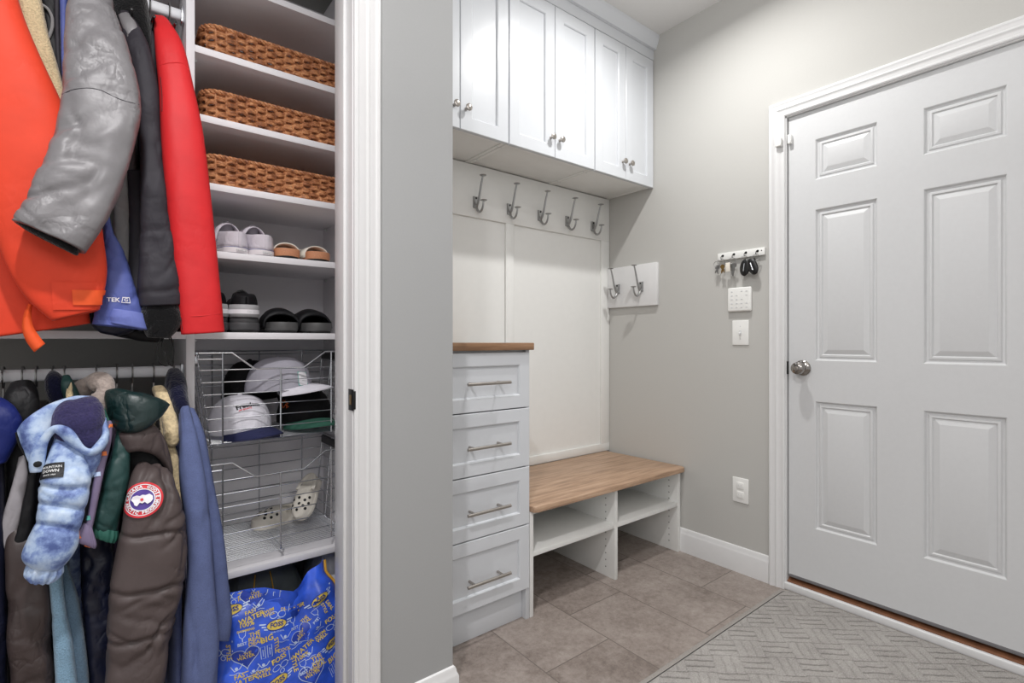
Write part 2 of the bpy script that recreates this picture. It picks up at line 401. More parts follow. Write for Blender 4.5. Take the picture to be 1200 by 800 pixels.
# ------------------------------------------------------------------ cloth lofts
def cr(a, b, c, d, t): return .5 * ((2 * b) + (c - a) * t + (2 * a - 5 * b + 4 * c - d) * t * t + (3 * b - a - 3 * c + d) * t ** 3)
def loft(rows, n=64, sub=9, wr=.006, fx=9, fz=14, shear=.6, p=2.7, seed=0, seams=None, seam_d=.008, hem=True, top=True, crease=.5, gather=None, mb=None):
    """rows: ((uL,vL),(uR,vR), y or (yL,yR), thickness). Rings of cloth between left and right outline points."""
    R = []
    for (a, b, y, t) in rows:
        yl, yr = y if isinstance(y, tuple) else (y, y)
        R.append((at(a[0], a[1], yl), at(b[0], b[1], yr), t))
    fr = []; m = len(R)
    for i in range(m - 1):
        q = [R[max(i - 1, 0)], R[i], R[i + 1], R[min(i + 2, m - 1)]]
        for k in range(sub + (1 if i == m - 2 else 0)):
            t = k / sub
            fr.append((cr(q[0][0], q[1][0], q[2][0], q[3][0], t), cr(q[0][1], q[1][1], q[2][1], q[3][1], t), max(.004, cr(q[0][2], q[1][2], q[2][2], q[3][2], t)), i + t))
    W_ = []; rings = []; w = 0; K = len(fr)
    TH = .66; amp_k = 1.0
    # path length at each stitched seam
    cs_ = [(q[0] + q[1]) / 2 for q in fr]; cum = [0]
    for i in range(1, K): cum.append(cum[-1] + (cs_[i] - cs_[i - 1]).length)
    sw = [cum[min(range(K), key=lambda j: abs(fr[j][3] - x_))] for x_ in (seams or [])]
    for i, (A, B, th, idx) in enumerate(fr):
        c = (A + B) / 2; ax = (B - A); L = max(ax.length, .004); ax = ax / L if ax.length > 1e-6 else Vector((1, 0, 0))
        c0 = (fr[max(i - 1, 0)][0] + fr[max(i - 1, 0)][1]) / 2; c1 = (fr[min(i + 1, K - 1)][0] + fr[min(i + 1, K - 1)][1]) / 2
        w = cum[i]; th = max(.012, th * TH); tg = (c1 - c0).normalized()
        nm = ax.cross(tg).normalized()
        if nm.dot(c - CAM) > 0: nm = -nm
        W_.append((w, idx))
        amp = wr * min(1, (th + L) / .1)
        ring = []
        for k in range(n):
            q = 2 * PI * k / n; cs, sn = math.cos(q), math.sin(q)
            ex = math.copysign(abs(cs) ** (2 / p), cs); ey = math.copysign(abs(sn) ** (2 / p), sn)
            s_ = cs * L * .5 + (2 if sn < 0 else 0)
            v1 = noise.noise(Vector((s_ * fx * 1.3 + w * fx * shear, w * fz * .8, seed * 7.1)))
            v2 = noise.noise(Vector((s_ * fx * 3 - w * fz * shear, w * fz * 1.8, seed * 3.3 + 9)))
            wx = .03 * v1
            v3 = noise.noise(Vector((s_ * fx * 1.1 + wx * 20, w * fz * 1.3 + s_ * fz * .7, seed + 30)))
            v4 = noise.noise(Vector((s_ * fx * 1.6 + wx * 30, w * fz * 2.2 - s_ * fz * 1.0, seed + 60)))
            mk = max(0, min(1, .5 + 1.6 * noise.noise(Vector((s_ * 9, w * 7, seed + 90)))))
            d = (.35 + .65 * abs(sn)) * amp * (.9 * v1 + .35 * v2 - crease * mk * (math.exp(-(v3 / .10) ** 2) + .6 * math.exp(-(v4 / .09) ** 2)))
            for x_ in sw:
                e_ = w - x_ + .012 * noise.noise(Vector((s_ * 14, seed, x_ * 9)))
                d += seam_d * (.2 + .8 * abs(sn)) * (-math.exp(-(e_ / .006) ** 2) + .35 * math.exp(-(abs(e_) / .03) ** 2) * mk)
            if gather: d += gather[0] * math.sin(q * gather[1] + seed) * .5
            o = (ax * cs + nm * sn)
            ring.append(c + ax * ex * L / 2 + nm * ey * th / 2 + o * d)
        rings.append(ring)
    mb = mb or MB()
    if hem:
        lastc = sum(rings[-1], Vector()) / n; pc = sum(rings[max(-6, -len(rings))], Vector()) / n; tgv = (lastc - pc).normalized()
        rings.append([lastc + (x - lastc) * .88 + tgv * .0015 for x in rings[-1]])
        rings.append([lastc + (x - lastc) * .95 - tgv * .03 for x in rings[-1]])
        rings.append([lastc + (x - lastc) * .2 - tgv * .035 for x in rings[-1]])
    mb.grid(rings, True); nn = len(mb.v)
    base = nn - len(rings) * n
    if top: mb.f.append(tuple(range(base, base + n))[::-1])
    mb.f.append(tuple(range(nn - n, nn)))
    return mb
def R_(s):
    """'uL vL uR vR y t; ...' -> rows"""
    out = []
    for r in s.split(';'):
        q = [float(x) for x in r.split()]
        if not q: continue
        out.append(((q[0], q[1]), (q[2], q[3]), q[4] if len(q) == 6 else (q[4], q[5]), q[-1]))
    return out
def torso(x, ztop, zhem, y0=1.55, y1=1.97, th=.045, seed=0, tilt=0):
    """the body of a garment hanging from its hanger, seen edge-on: shoulders slope to front and back"""
    yc = (y0 + y1) / 2; H = (y1 - y0) / 2; rows = []
    prof = [(0, .22, .5), (.015, .35, .8), (.05, .75, 1), (.09, .98, 1), (.3, 1, 1), (.6, 1, 1.05), (1, 1.02, 1.1)]
    n = 40; rings = []; L = ztop - zhem
    ts = [0, .01, .025, .05, .08, .12] + [.12 + .88 * i / 14 for i in range(1, 15)]
    for t in ts:
        for a, b in zip(prof, prof[1:]):
            if a[0] <= t <= b[0] + 1e-9:
                f = (t - a[0]) / (b[0] - a[0]); hy = H * (a[1] + f * (b[1] - a[1])); hx = th / 2 * (a[2] + f * (b[2] - a[2])); break
        z = ztop - t * L; ring = []
        for k in range(n):
            q = 2 * PI * k / n
            d = 1 + .22 * noise.noise(Vector((math.cos(q) * 3 + seed, math.sin(q) * 3, z * 5))) * t ** .3
            ring.append(Vector((x + tilt * t + hx * math.copysign(abs(math.cos(q)) ** .8, math.cos(q)) * d, yc + hy * math.copysign(abs(math.sin(q)) ** .8, math.sin(q)), z)))
        rings.append(ring)
    mb = MB(); mb.grid(rings, True); mb.f.append(tuple(range(n))[::-1]); mb.f.append(tuple(range(len(mb.v) - n, len(mb.v)))); return mb
def spline(pts, k=6):
    pts = [Vector(p) for p in pts]; o = []
    for i in range(len(pts) - 1):
        a = pts[max(i - 1, 0)]; d = pts[min(i + 2, len(pts) - 1)]
        for j in range(k): o.append(cr(a, pts[i], pts[i + 1], d, j / k))
    return o + [pts[-1]]

# ================================================================== THE ROOM
XW, YW, ZC = 2.35, 2.05, 2.78       # right wall, back wall, ceiling
YC, YCI = 1.31, 1.41               # closet wall front and inner face
JX, JL, PX = .495, -.78, .805      # closet jamb right / left, pillar edge
struct('floor', MB().box(-1.6, 2.5, -1.6, 2.1, -.05, 0, 0), M['floor'], smooth=0)
struct('ceiling', MB().box(-1.6, 2.5, -1.6, 2.15, ZC, ZC + .05, 0), M['ceil'], smooth=0)
struct('wall_back', MB().box(PX - .1, XW + .1, YW, YW + .1, 0, ZC, 0), M['wall'], smooth=0)
DY1, DY0, DZ1 = 1.012, .186, 2.10   # door opening
w = MB(); w.box(XW, XW + .12, DY1, YW + .1, 0, ZC, 0); w.box(XW, XW + .12, -1.6, DY0, 0, ZC, 0); w.box(XW, XW + .12, DY0, DY1, DZ1, ZC, 0)
struct('wall_right', w, M['wall'], smooth=0)
w = MB(); w.box(JX + .012, PX, YC, YCI, 0, ZC, 0); w.box(-1.6, JL - .012, YC, YCI, 0, ZC, 0); w.box(JL - .012, JX + .012, YC, YCI, 2.36, ZC, 0)
struct('wall_closet_front', w, M['wall_p'], smooth=0)
struct('wall_alcove_side', MB().box(.69, PX, YCI, YW, 0, ZC, 0), M['wall_p'], smooth=0)
w = MB(); w.box(JL - .3, .69, YW, YW + .1, 0, ZC, 0); w.box(JL - .4, JL - .3, YCI, YW + .1, 0, ZC, 0)
struct('wall_closet_back', w, M['wall_c'], smooth=0)

def sweep(corners, outs, prof, nrm):
    """mitred casing: corners of the opening, outward direction at each, profile (width, projection)"""
    rows = [[Vector(c) + Vector(o) * a + Vector(nrm) * b for a, b in prof] for c, o in zip(corners, outs)]
    mb = MB(); mb.grid(rows, False)
    n = len(prof); mb.f.append(tuple(range(n))); mb.f.append(tuple(range(len(mb.v) - n, len(mb.v))))
    return mb
CAS = [(0, 0), (0, .009), (.004, .012), (.010, .012), (.012, .010), (.022, .011), (.028, .013), (.032, .016), (.036, .016), (.039, .014), (.050, .016), (.056, .019), (.062, .019), (.066, .016), (.067, 0)]
struct('trim_1', sweep([(XW, DY1, 0), (XW, DY1, DZ1), (XW, DY0, DZ1), (XW, DY0, 0)], [(0, 1, 0), (0, 1, 1), (0, -1, 1), (0, -1, 0)], CAS, (-1, 0, 0)), M['trim'], smooth=25)
w = MB(); w.box(XW - .001, XW + .12, DY1 - .004, DY1 + .0, .0, DZ1, 0); w.box(XW - .001, XW + .12, DY0, DY0 + .004, 0, DZ1, 0); w.box(XW - .001, XW + .12, DY0, DY1, DZ1 - .004, DZ1, 0)
struct('trim_2', w, M['trim'], smooth=0)
struct('trim_3', sweep([(JX + .003, YC, 0), (JX + .003, YC, 2.36), (JL - .003, YC, 2.36), (JL - .003, YC, 0)], [(1, 0, 0), (1, 0, 1), (-1, 0, 1), (-1, 0, 0)], [(a * 1.06, b) for a, b in CAS], (0, -1, 0)), M['trim'], smooth=25)
w = MB(); w.box(JX, JX + .012, YC - .001, YCI + .002, 0, 2.36, .002); w.box(JX - .011, JX, YC + .034, YCI + .002, 0, 2.36, .003)
w.box(JL - .012, JL, YC - .001, YCI + .002, 0, 2.36, .002); w.box(JL - .012, JX + .012, YC - .001, YCI + .002, 2.36, 2.372, .001)
struct('trim_4', w, M['trim'], smooth=40)
# baseboards (profile with an eased top)
BB = [(0, 0), (.014, 0), (.014, .092), (.012, .098), (.009, .104), (.008, .112), (.005, .119), (0, .122)]
def bboard(path, nrms):
    rows = [[Vector(p) + Vector(n) * a + Vector((0, 0, b)) for a, b in BB] for p, n in zip(path, nrms)]
    mb = MB(); mb.grid(rows); n = len(BB); mb.f.append(tuple(range(n))); mb.f.append(tuple(range(len(mb.v) - n, len(mb.v)))); return mb
struct('baseboard_right', bboard([(XW, 1.545, 0), (XW, DY1 + .068, 0)], [(-1, 0, 0)] * 2), M['trim'], smooth=30)
struct('baseboard_front', bboard([(JX + .075, YC, 0), (PX, YC, 0), (PX, 1.53, 0)], [(0, -1, 0), (1, -1, 0), (1, 0, 0)]), M['trim'], smooth=30)
# door
def nested(x0, x1, z0, z1, rings, f):
    """concentric rectangles: rings of (inset, depth); f(a,b,depth)->point"""
    mb = MB(); vs = []; fs = []
    for (i, d) in rings: vs += [f(x0 + i, z0 + i, d), f(x1 - i, z0 + i, d), f(x1 - i, z1 - i, d), f(x0 + i, z1 - i, d)]
    for j in range(len(rings) - 1):
        for k in range(4): fs.append((4 * j + k, 4 * j + (k + 1) % 4, 4 * j + 4 + (k + 1) % 4, 4 * j + 4 + k))
    j = 4 * (len(rings) - 1); fs.append((j, j + 1, j + 2, j + 3)); return mb.add(vs, fs)
XD = 2.362; ya, yb = .192, 1.003; zb, zt = .066, 2.094
dm = MB(); fD = lambda a, b, d: Vector((XD + d, a, b))
ys = [ya, .302, .527, .671, .896, yb]; zs = [zb, .296, .844, 1.018, 1.665, 1.792, 1.966, zt]
for i in range(5):
    for j in range(7):
        if i in (1, 3) and j in (1, 3, 5):
            m_ = nested(ys[i], ys[i + 1], zs[j], zs[j + 1], [(0, 0), (.002, .001), (.007, .009), (.013, .010), (.017, .006), (.024, .005), (.028, .010), (.046, .0035), (.048, .003)], fD); dm.add(m_.v, m_.f)
        else: dm.add([fD(ys[i], zs[j], 0), fD(ys[i + 1], zs[j], 0), fD(ys[i + 1], zs[j + 1], 0), fD(ys[i], zs[j + 1], 0)], [(0, 1, 2, 3)])
for (a, b, c, d) in ((ya, zb, yb, zb), (yb, zb, yb, zt), (yb, zt, ya, zt), (ya, zt, ya, zb)):
    dm.add([fD(a, b, 0), fD(c, d, 0), fD(c, d, .044), fD(a, b, .044)], [(0, 1, 2, 3)])
dm.add([fD(ya, zb, .044), fD(yb, zb, .044), fD(yb, zt, .044), fD(ya, zt, .044)], [(0, 1, 2, 3)])
b = bmesh.new()
for v in dm.v: b.verts.new(v)
b.verts.ensure_lookup_table()
for f in dm.f: b.faces.new([b.verts[i] for i in f])
bmesh.ops.remove_doubles(b, verts=b.verts, dist=.0002)
dm = MB().bm(b)
door = struct('door_1', dm, M['door'], smooth=18)
kc = atx(945, 433, 2.34); ky, kz = .945, .985
kn = obj('door_knob', MB().lathe([(.001, 0), (.033, 0), (.034, .004), (.028, .010), (.014, .014), (.012, .026), (.016, .032), (.025, .040), (.0275, .050), (.025, .060), (.017, .066), (.011, .068), (.001, .068)], (XD, ky, kz), (-1, 0, 0)), M['knob'], door, smooth=30)
kb = MB().lathe([(.0005, .0), (.009, 0), (.009, .003), (.006, .004), (.0005, .004)], (XD - .068, ky, kz), (-1, 0, 0), 16)
obj('lock_button', kb, M['steel'], kn)
obj('door_sweep', MB().box(XD - .002, XD + .03, ya + .002, yb - .002, .056, .069, .002), M['greyrub'], door)
obj('latch_plate', MB().box(XD - .010, XD + .01, yb + .0005, yb + .0045, .955, 1.012, .001), M['blackm'], door)
# dark sheet added behind the door, painted shade for the gaps around it
struct('door_gap_shade', MB().box(XD + .06, XD + .1, DY0, DY1, .04, DZ1, 0), M['dark'], smooth=0)
struct('trim_6', MB().box(XW - .012, XW + .007, DY0 - .002, DY1 + .002, 0, .034, .006, 3), M['trim'])
w = MB(); w.prism([(XW + .006, 0), (XW + .1, 0), (XW + .1, .05), (XW + .04, .05), (XW + .006, .034)], lambda p: Vector((p[0], DY0, p[1])), lambda p: Vector((p[0], DY1, p[1])))
struct('trim_7', w, M['thresh'], smooth=0)
# crown and fascia over the wall cabinets
CY = 1.71
w = MB(); CP = [(0, 0), (-.016, .0), (-.018, .010), (-.026, .026), (-.034, .050), (-.036, .056), (-.036, .072), (0, .072)]
w.grid([[Vector((x, CY + a, 2.708 + b)) for a, b in CP] for x in (PX, XW)])
n = len(CP); w.f += [tuple(range(n)), tuple(range(n, 2 * n))]
struct('trim_8', w, M['white'], smooth=30)
struct('trim_9', MB().box(PX, XW, CY + .001, CY + .019, 2.655, ZC, .001), M['white'])

# ================================================================== wall cabinets
def shaker(x0, x1, z0, z1, y, th, fr=.055, dep=.009):
    f = lambda a, b, d: Vector((a, y + d, b))
    mb = nested(x0, x1, z0, z1, [(0, th), (0, .002), (.002, 0), (fr, 0), (fr + .004, .003), (fr + .006, dep)], f)
    mb.f.append((0, 3, 2, 1)); return mb
cabs = [(.84, 1.332, 'white wall cabinet nearest the hall wall, mirrored lamp glare on its door'), (1.335, 1.872, 'middle white wall cabinet of three, over the row of hooks'), (1.875, 2.347, 'white wall cabinet in the corner against the door wall')]
ZB = 1.955; ZT = 2.652
for (x0, x1, lab) in cabs:
    t = thing('wall_cabinet', lab, 'cabinet', ((x0 + x1) / 2, 1.88, ZB), 'wall cabinets above the bench')
    c = MB(); c.box(x0, x0 + .018, CY + .021, YW, ZB, ZT + .0, .001); c.box(x1 - .018, x1, CY + .021, YW, ZB, ZT, .001); c.box(x0 + .018, x1 - .018, CY + .021, YW, ZB + .003, ZB + .021, .001); c.box(x0 + .018, x1 - .018, CY + .021, YW, ZT - .018, ZT, .001)
    c.box(x0 + .018, x1 - .018, YW - .01, YW, ZB + .021, ZT - .018, 0)
    obj('carcass', c, M['mela'], t)
    for xx in (x0 + .009, x1 - .009):
        for yy in (1.78, 1.97): obj('screw_cap', MB().cyl((xx, yy, ZB - .0015), (xx, yy, ZB + .002), .004, 10), M['plgrey'], t)
    xm = (x0 + x1) / 2
    for (a, b_, kx) in ((x0 + .0015, xm - .0015, xm - .028), (xm + .0015, x1 - .0015, xm + .028)):
        d = obj('door', shaker(a, b_, ZB - .006, ZT, CY, .019), M['white'], t, smooth=20)
        obj('knob', MB().lathe([(.001, 0), (.007, 0), (.0055, .006), (.0055, .012), (.012, .017), (.0145, .021), (.014, .025), (.010, .028), (.001, .029)], (kx, CY, 2.035), (0, -1, 0), 20), M['steel'], d)

# ================================================================== panel with hooks
pt = thing('wall_panel', 'white board-and-batten panel behind the bench, carrying five hooks', 'panel', (1.57, 2.045, .445))
obj('backing', MB().box(.81, 2.348, 2.041, 2.05, .445, 1.955, 0), M['mela'], pt)
obj('hook_rail', MB().box(.81, 2.348, 2.028, 2.041, 1.70, 1.954, .002), M['mela'], pt)
obj('bottom_rail', MB().box(1.30, 2.348, 2.028, 2.041, .446, .492, .002), M['mela'], pt)
for (a, b_) in ((.81, .865), (1.562, 1.612), (2.278, 2.348)): obj('batten', MB().box(a, b_, 2.028, 2.041, .492, 1.70, .002), M['mela'], pt)
def hook_parts(t, f):
    obj('back_plate', MB().prism([(-.0125, -.028), (.0125, -.028), (.0125, .028), (-.0125, .028)], lambda p: f(p[0], 0, p[1]), lambda p: f(p[0] * .82, .011, p[1] * .93)), M['blackm'] if 0 else M['hooksteel'], t)
    obj('screw', MB().lathe([(.0005, 0), (.005, 0), (.004, .0025), (.0005, .003)], f(0, .011, .018), f(0, 1, 0) - f(0, 0, 0), 12), M['blackm'], t)
    up = spline([f(0, .010, -.024), f(0, .022, -.012), f(0, .034, .012), f(0, .044, .045), f(0, .056, .085), f(0, .066, .112)], 5)
    k = len(up); obj('upper_prong', MB().tube(up, [.007 - .0032 * i / k for i in range(k)], 12), M['hooksteel'], t)
    lo = spline([f(0, .010, -.022), f(0, .020, -.040), f(0, .036, -.053), f(0, .054, -.050), f(0, .067, -.032), f(0, .072, -.006)], 5)
    k = len(lo); obj('lower_prong', MB().tube(lo, [.007 - .003 * i / k for i in range(k)], 12), M['hooksteel'], t)
    for p in (f(0, .067, .112), f(0, .0725, -.007)):
        obj('prong_tip', MB().lathe([(.001, -.002), (.010, -.001), (.016, .0015), (.017, .003), (.014, .0042), (.001, .005)], p, (0, 0, 1), 20), M['hooksteel'], t)
labs = ['nearest the hall wall', 'second from the hall wall', 'in the middle of the row', 'second from the corner', 'in the corner beside the door wall']
hx = [1.372, 1.578, 1.785, 1.99, 2.197]
for i, x in enumerate(hx):
    L = 'satin nickel double coat hook under the cabinets, ' + labs[i]
    if i == 0:
        h0 = thing('coat_hook', L, 'hook', (x, 2.028, 1.772), 'coat hooks on the panel rail')
        hook_parts(h0, lambda a, b, c: Vector((x, 2.028, 1.772)) + Vector((a, -b, c)))
    else: dup(h0, (x, 2.028, 1.772), L)
tag(obj('hook_board', MB().box(2.330, 2.35, 1.678, 2.027, 1.300, 1.535, .002), M['trim']), 'short white board with two hooks on the side wall', 'board')
for i, (y, lb) in enumerate(((1.945, 'nickel double hook on the short side-wall board, the one nearer the corner'), (1.778, 'nickel double hook on the short side-wall board, the one nearer the door'))):
    if i == 0:
        h1 = thing('coat_hook', lb, 'hook', (2.330, y, 1.408), 'hooks on the side-wall board')
        hook_parts(h1, lambda a, b, c: Vector((2.330, y, 1.408)) + Vector((-b, a, c)))
    else: dup(h1, (2.330, y, 1.408), lb)

# ================================================================== drawer tower
tx0, tx1, ty = .857, 1.300, 1.53
t = thing('drawer_tower', 'tall narrow white chest of four drawers with a wood top', 'drawers', (1.08, 1.79, 0))
c = MB(); c.box(tx0, tx0 + .019, ty + .022, 2.027, 0, 1.066, .001); c.box(tx1 - .019, tx1, ty + .006, 2.027, 0, 1.066, .001); c.box(tx0 + .019, tx1 - .019, 2.01, 2.027, 0, 1.066, .001); c.box(tx0 + .019, tx1 - .019, ty + .022, 2.01, 1.048, 1.066, .001)
c.box(tx0 + .019, tx1 - .019, ty + .022, 2.01, .12, .138, .001)
obj('carcass', c, M['white'], t)
obj('toe_kick', MB().box(tx0 + .019, tx1 - .02, ty + .03, ty + .046, 0, .12, .001), M['white'], t)
obj('countertop', MB().box(tx0 - .03, tx1 + .008, ty - .015, 2.027, 1.0665, 1.095, .003), M['woodd'], t)
for (z0, z1, hz) in ((.842, 1.058, .947), (.610, .838, .716), (.380, .606, .482), (.124, .376, .228)):
    d = obj('drawer', shaker(tx0 + .002, tx1 - .004, z0, z1, ty, .020, .048, .009), M['white'], t, smooth=20)
    hb = MB().cyl((.984, ty - .032, hz), (1.176, ty - .032, hz), .006, 18)
    for xx in (1.016, 1.144): hb.cyl((xx, ty - .032, hz), (xx, ty + .009, hz), .0045, 14)
    obj('handle', hb, M['steel'], d)

# ================================================================== bench
t = thing('storage_bench', 'low white shoe bench with an oak seat top under the hooks', 'bench', (1.82, 1.79, 0))
b = bmesh.new(); bx0, bx1, by0, by1 = 1.302, 2.348, 1.505, 2.027
bt = MB(); pts = []
for cx_, cy_, a0 in ((bx1 - .03, by1 - .001, 0), (bx0 + .001, by1 - .001, PI / 2), (bx0 + .022, by0 + .022, PI), (bx1 - .03, by0 + .03, 1.5 * PI)):
    r_ = .001 if cy_ > 1.8 else (.022 if cx_ < 1.5 else .03)
    for k in range(7): pts.append((cx_ + r_ * math.cos(a0 + k * PI / 12), cy_ + r_ * math.sin(a0 + k * PI / 12)))
rows = []
for z, ins in ((.421, .003), (.424, .0), (.441, 0), (.4445, .0012), (.446, .004)):
    mx_, my_ = 1.82, 1.76
    rows.append([Vector((p[0] - math.copysign(ins, p[0] - mx_), p[1] - math.copysign(ins, p[1] - my_), z)) for p in pts])
bt.grid(rows, True); n = len(pts); bt.f += [tuple(range(n))[::-1], tuple(range(4 * n, 5 * n))]
obj('seat_top', bt, M['wood'], t, smooth=30)
byf = 1.535
for nm, a, b_ in (('side_panel', 1.3025, 1.3205), ('divider', 1.815, 1.835), ('side_panel', 2.316, 2.338)):
    p_ = obj(nm, MB().box(a, b_, byf, 2.027, 0, .42, .0012), M['mela'], t)
    hl = MB()
    xx = a - .0003 if a > 1.5 else b_ + .0003
    for yy in (byf + .055, byf + .40):
        for k in range(11):
            z = .045 + k * .032
            if z < .4: hl.cyl((xx - .0004, yy, z), (xx + .0012, yy, z), .0034, 8)
    obj('pin_holes', hl, M['hole'], p_)
for a, b_ in ((1.3205, 1.815), (1.835, 2.316)):
    obj('shelf', MB().box(a, b_, byf + .002, 2.015, .238, .258, .0012), M['mela'], t)
    obj('top_rail', MB().box(a, b_, byf + .002, 2.015, .408, .4205, .001), M['mela'], t)
obj('back_panel', MB().box(1.3205, 2.316, 2.015, 2.027, .238, .408, 0), M['mela'], t)

# ================================================================== wall fittings
t = thing('key_rack', 'white wooden bar of key hooks beside the door', 'key rack', (2.342, 1.212, 1.497))
obj('bar', MB().box(2.337, 2.35, 1.098, 1.327, 1.497, 1.532, .002), M['plastic'], t)
kys = [1.300, 1.243, 1.185, 1.130]
for y in kys:
    obj('cup_hook', MB().tube(spline([(2.337, y, 1.518), (2.330, y, 1.519), (2.322, y, 1.512), (2.320, y, 1.503), (2.326, y, 1.500)], 4), .0016, 8).lathe([(.0005, 0), (.006, 0), (.005, .002), (.0005, .0025)], (2.337, y, 1.518), (-1, 0, 0), 12), M['blackm'], t)
obj('screw', MB().lathe([(.0005, 0), (.003, 0), (.0005, .001)], (2.337, 1.112, 1.518), (-1, 0, 0), 10), M['blackm'], t)
def ring_pts(c, r, ax=(1, 0, 0), n=20):
    a = Vector(ax).normalized(); e1 = a.orthogonal().normalized(); e2 = a.cross(e1)
    return [Vector(c) + (e1 * math.cos(2 * PI * k / n) + e2 * math.sin(2 * PI * k / n)) * r for k in range(n)]
def key(mb, c, ang, L=.05, head=.011, x=2.335):
    """flat key hanging in the wall plane from c, swung by ang"""
    d = Vector((0, math.sin(ang), -math.cos(ang))); s = Vector((0, math.cos(ang), math.sin(ang))); c = Vector(c)
    poly = []
    for k in range(13):
        q = -.35 * PI + k * (1.7 * PI) / 12; poly.append(c + d * head * (1 - math.cos(q - PI * .5 + PI * .5)) * 0 + d * (head - head * math.sin(q + PI * .5 - PI * .0) * 0) + (s * math.cos(q) + d * -math.sin(q)) * head)
    poly = [c + d * head + (s * math.cos(PI * 1.25 - k * 1.5 * PI / 12 + 0) * head - d * math.sin(PI * 1.25 - k * 1.5 * PI / 12) * head) * 1 for k in range(13)]
    w_ = .004
    blade = [c + d * (head * 1.7) + s * w_, c + d * (L * .5) + s * w_, c + d * (L * .62) + s * w_ * .3, c + d * (L * .72) + s * w_, c + d * (L * .84) + s * w_ * .3, c + d * L, c + d * (L * .97) - s * w_, c + d * (head * 1.7) - s * w_]
    for pl in (poly, blade):
        n = len(pl); o = Vector((.0012, 0, 0)); mb.add([p - o for p in pl] + [p + o for p in pl], [tuple(range(n)), tuple(range(n, 2 * n))] + [(i, (i + 1) % n, n + (i + 1) % n, n + i) for i in range(n)])
    return mb
# bunch one : brass and steel keys on rings
t = thing('key_bunch', 'bunch of brass and steel keys on rings, on the key hook farthest from the door', 'keys', (2.326, 1.300, 1.44), 'keys on the rack')
obj('key_ring', MB().tube(ring_pts((2.322, 1.300, 1.486), .016, (.8, .5, 0)), .0014, 8, True).tube(ring_pts((2.318, 1.322, 1.478), .013, (1, .2, 0)), .0014, 8, True), M['hooksteel'], t)
for nm_, m_, a, dy in (('brass_key', 'brass', .2, -.012), ('brass_key', 'brass', -.25, -.006), ('steel_key', 'hooksteel', .5, .012), ('steel_key', 'hooksteel', -.05, .022)):
    obj(nm_, key(MB(), (2.320 + dy * .2, 1.300 + dy, 1.473), a, .043), M[m_], t)
t = thing('key_bunch', 'steel keys with a pale tag on the second key hook', 'keys', (2.326, 1.243, 1.41), 'keys on the rack')
obj('key_ring', MB().tube(ring_pts((2.322, 1.243, 1.486), .015, (.9, .3, 0)), .0014, 8, True), M['hooksteel'], t)
for a, dy in ((.05, -.006), (-.12, .008), (.16, -.014)): obj('steel_key', key(MB(), (2.321 + dy * .2, 1.243 + dy, 1.473), a, .062), M['hooksteel'], t)
tg = MB().box(2.312, 2.315, 1.250, 1.272, 1.435, 1.478, .001); obj('paper_tag', tg, M['clog'], t)
for y, lb, ang in ((1.185, 'black car key fob with chrome edge on the third key hook', .12), (1.130, 'black oval car key fob swung outward on the key hook nearest the door', -.35)):
    t = thing('key_fob', lb, 'key fob', (2.326, y, 1.43), 'keys on the rack')
    obj('key_ring', MB().tube(ring_pts((2.322, y, 1.488), .014, (.85, .5, 0)), .0014, 8, True), M['hooksteel'], t)
    b = bmesh.new(); bmesh.ops.create_uvsphere(b, u_segments=24, v_segments=14, radius=1)
    bmesh.ops.transform(b, matrix=Matrix.Translation((2.318, y - .014 * math.copysign(1, -ang) * 0 - math.sin(ang) * .040, 1.446)) @ Matrix.Rotation(ang, 4, 'X') @ Matrix.Diagonal((.010, .024, .040, 1)), verts=b.verts)
    fb = obj('fob_case', MB().bm(b), M['blackp'], t)
    cc = Vector((2.3078, y - math.sin(ang) * .040, 1.446)); dd = Vector((0, -math.sin(ang), math.cos(ang)))
    obj('chrome_strip', MB().tube([cc - dd * .018, cc, cc + dd * .018], .0022, 8), M['chrome'], t)
    obj('loop', MB().tube([(2.320, y - math.sin(ang) * .012, 1.474), (2.320, y - math.sin(ang) * .02, 1.484)], .004, 10), M['blackp'], t)
# keypad
t = thing('keypad', 'white rounded alarm keypad between the key rack and light switch', 'keypad', (2.34, 1.217, 1.243))
obj('case', MB().box(2.333, 2.35, 1.160, 1.275, 1.243, 1.358, .011, 4), M['plastic'], t, smooth=50)
bt_ = MB(); 
for i in range(4):
    for j in range(5):
        if (i + j) % 7 == 5: continue
        y = 1.252 - i * .024; z = 1.262 + j * .019
        bt_.box(2.3321, 2.334, y - .005, y + .005, z - .003, z + .003, .0006)
obj('buttons', bt_, M['plgrey'], t)
t = thing('light_switch', 'white toggle light switch on the wall below the keypad', 'switch', (2.345, 1.216, 1.083))
obj('cover_plate', MB().box(2.3445, 2.35, 1.176, 1.256, 1.083, 1.201, .003, 3), M['plastic'], t)
obj('toggle', MB().box(2.343, 2.3455, 1.2105, 1.2215, 1.130, 1.154, .0005).prism([(-.004, -.004), (.004, -.004), (.004, .004), (-.004, .004)], lambda p: Vector((2.3445, 1.216 + p[0], 1.143 + p[1])), lambda p: Vector((2.334, 1.216 + p[0] * .8, 1.136 + p[1] * .8))), M['plgrey'], t)
for z in (1.112, 1.172): obj('screw', MB().lathe([(.0005, 0), (.003, 0), (.0005, .001)], (2.3445, 1.216, z), (-1, 0, 0), 10), M['plgrey'], t)
t = thing('power_outlet', 'white double power outlet low on the wall', 'outlet', (2.345, 1.216, .332))
obj('cover_plate', MB().box(2.3445, 2.35, 1.177, 1.255, .332, .450, .003, 3), M['plastic'], t)
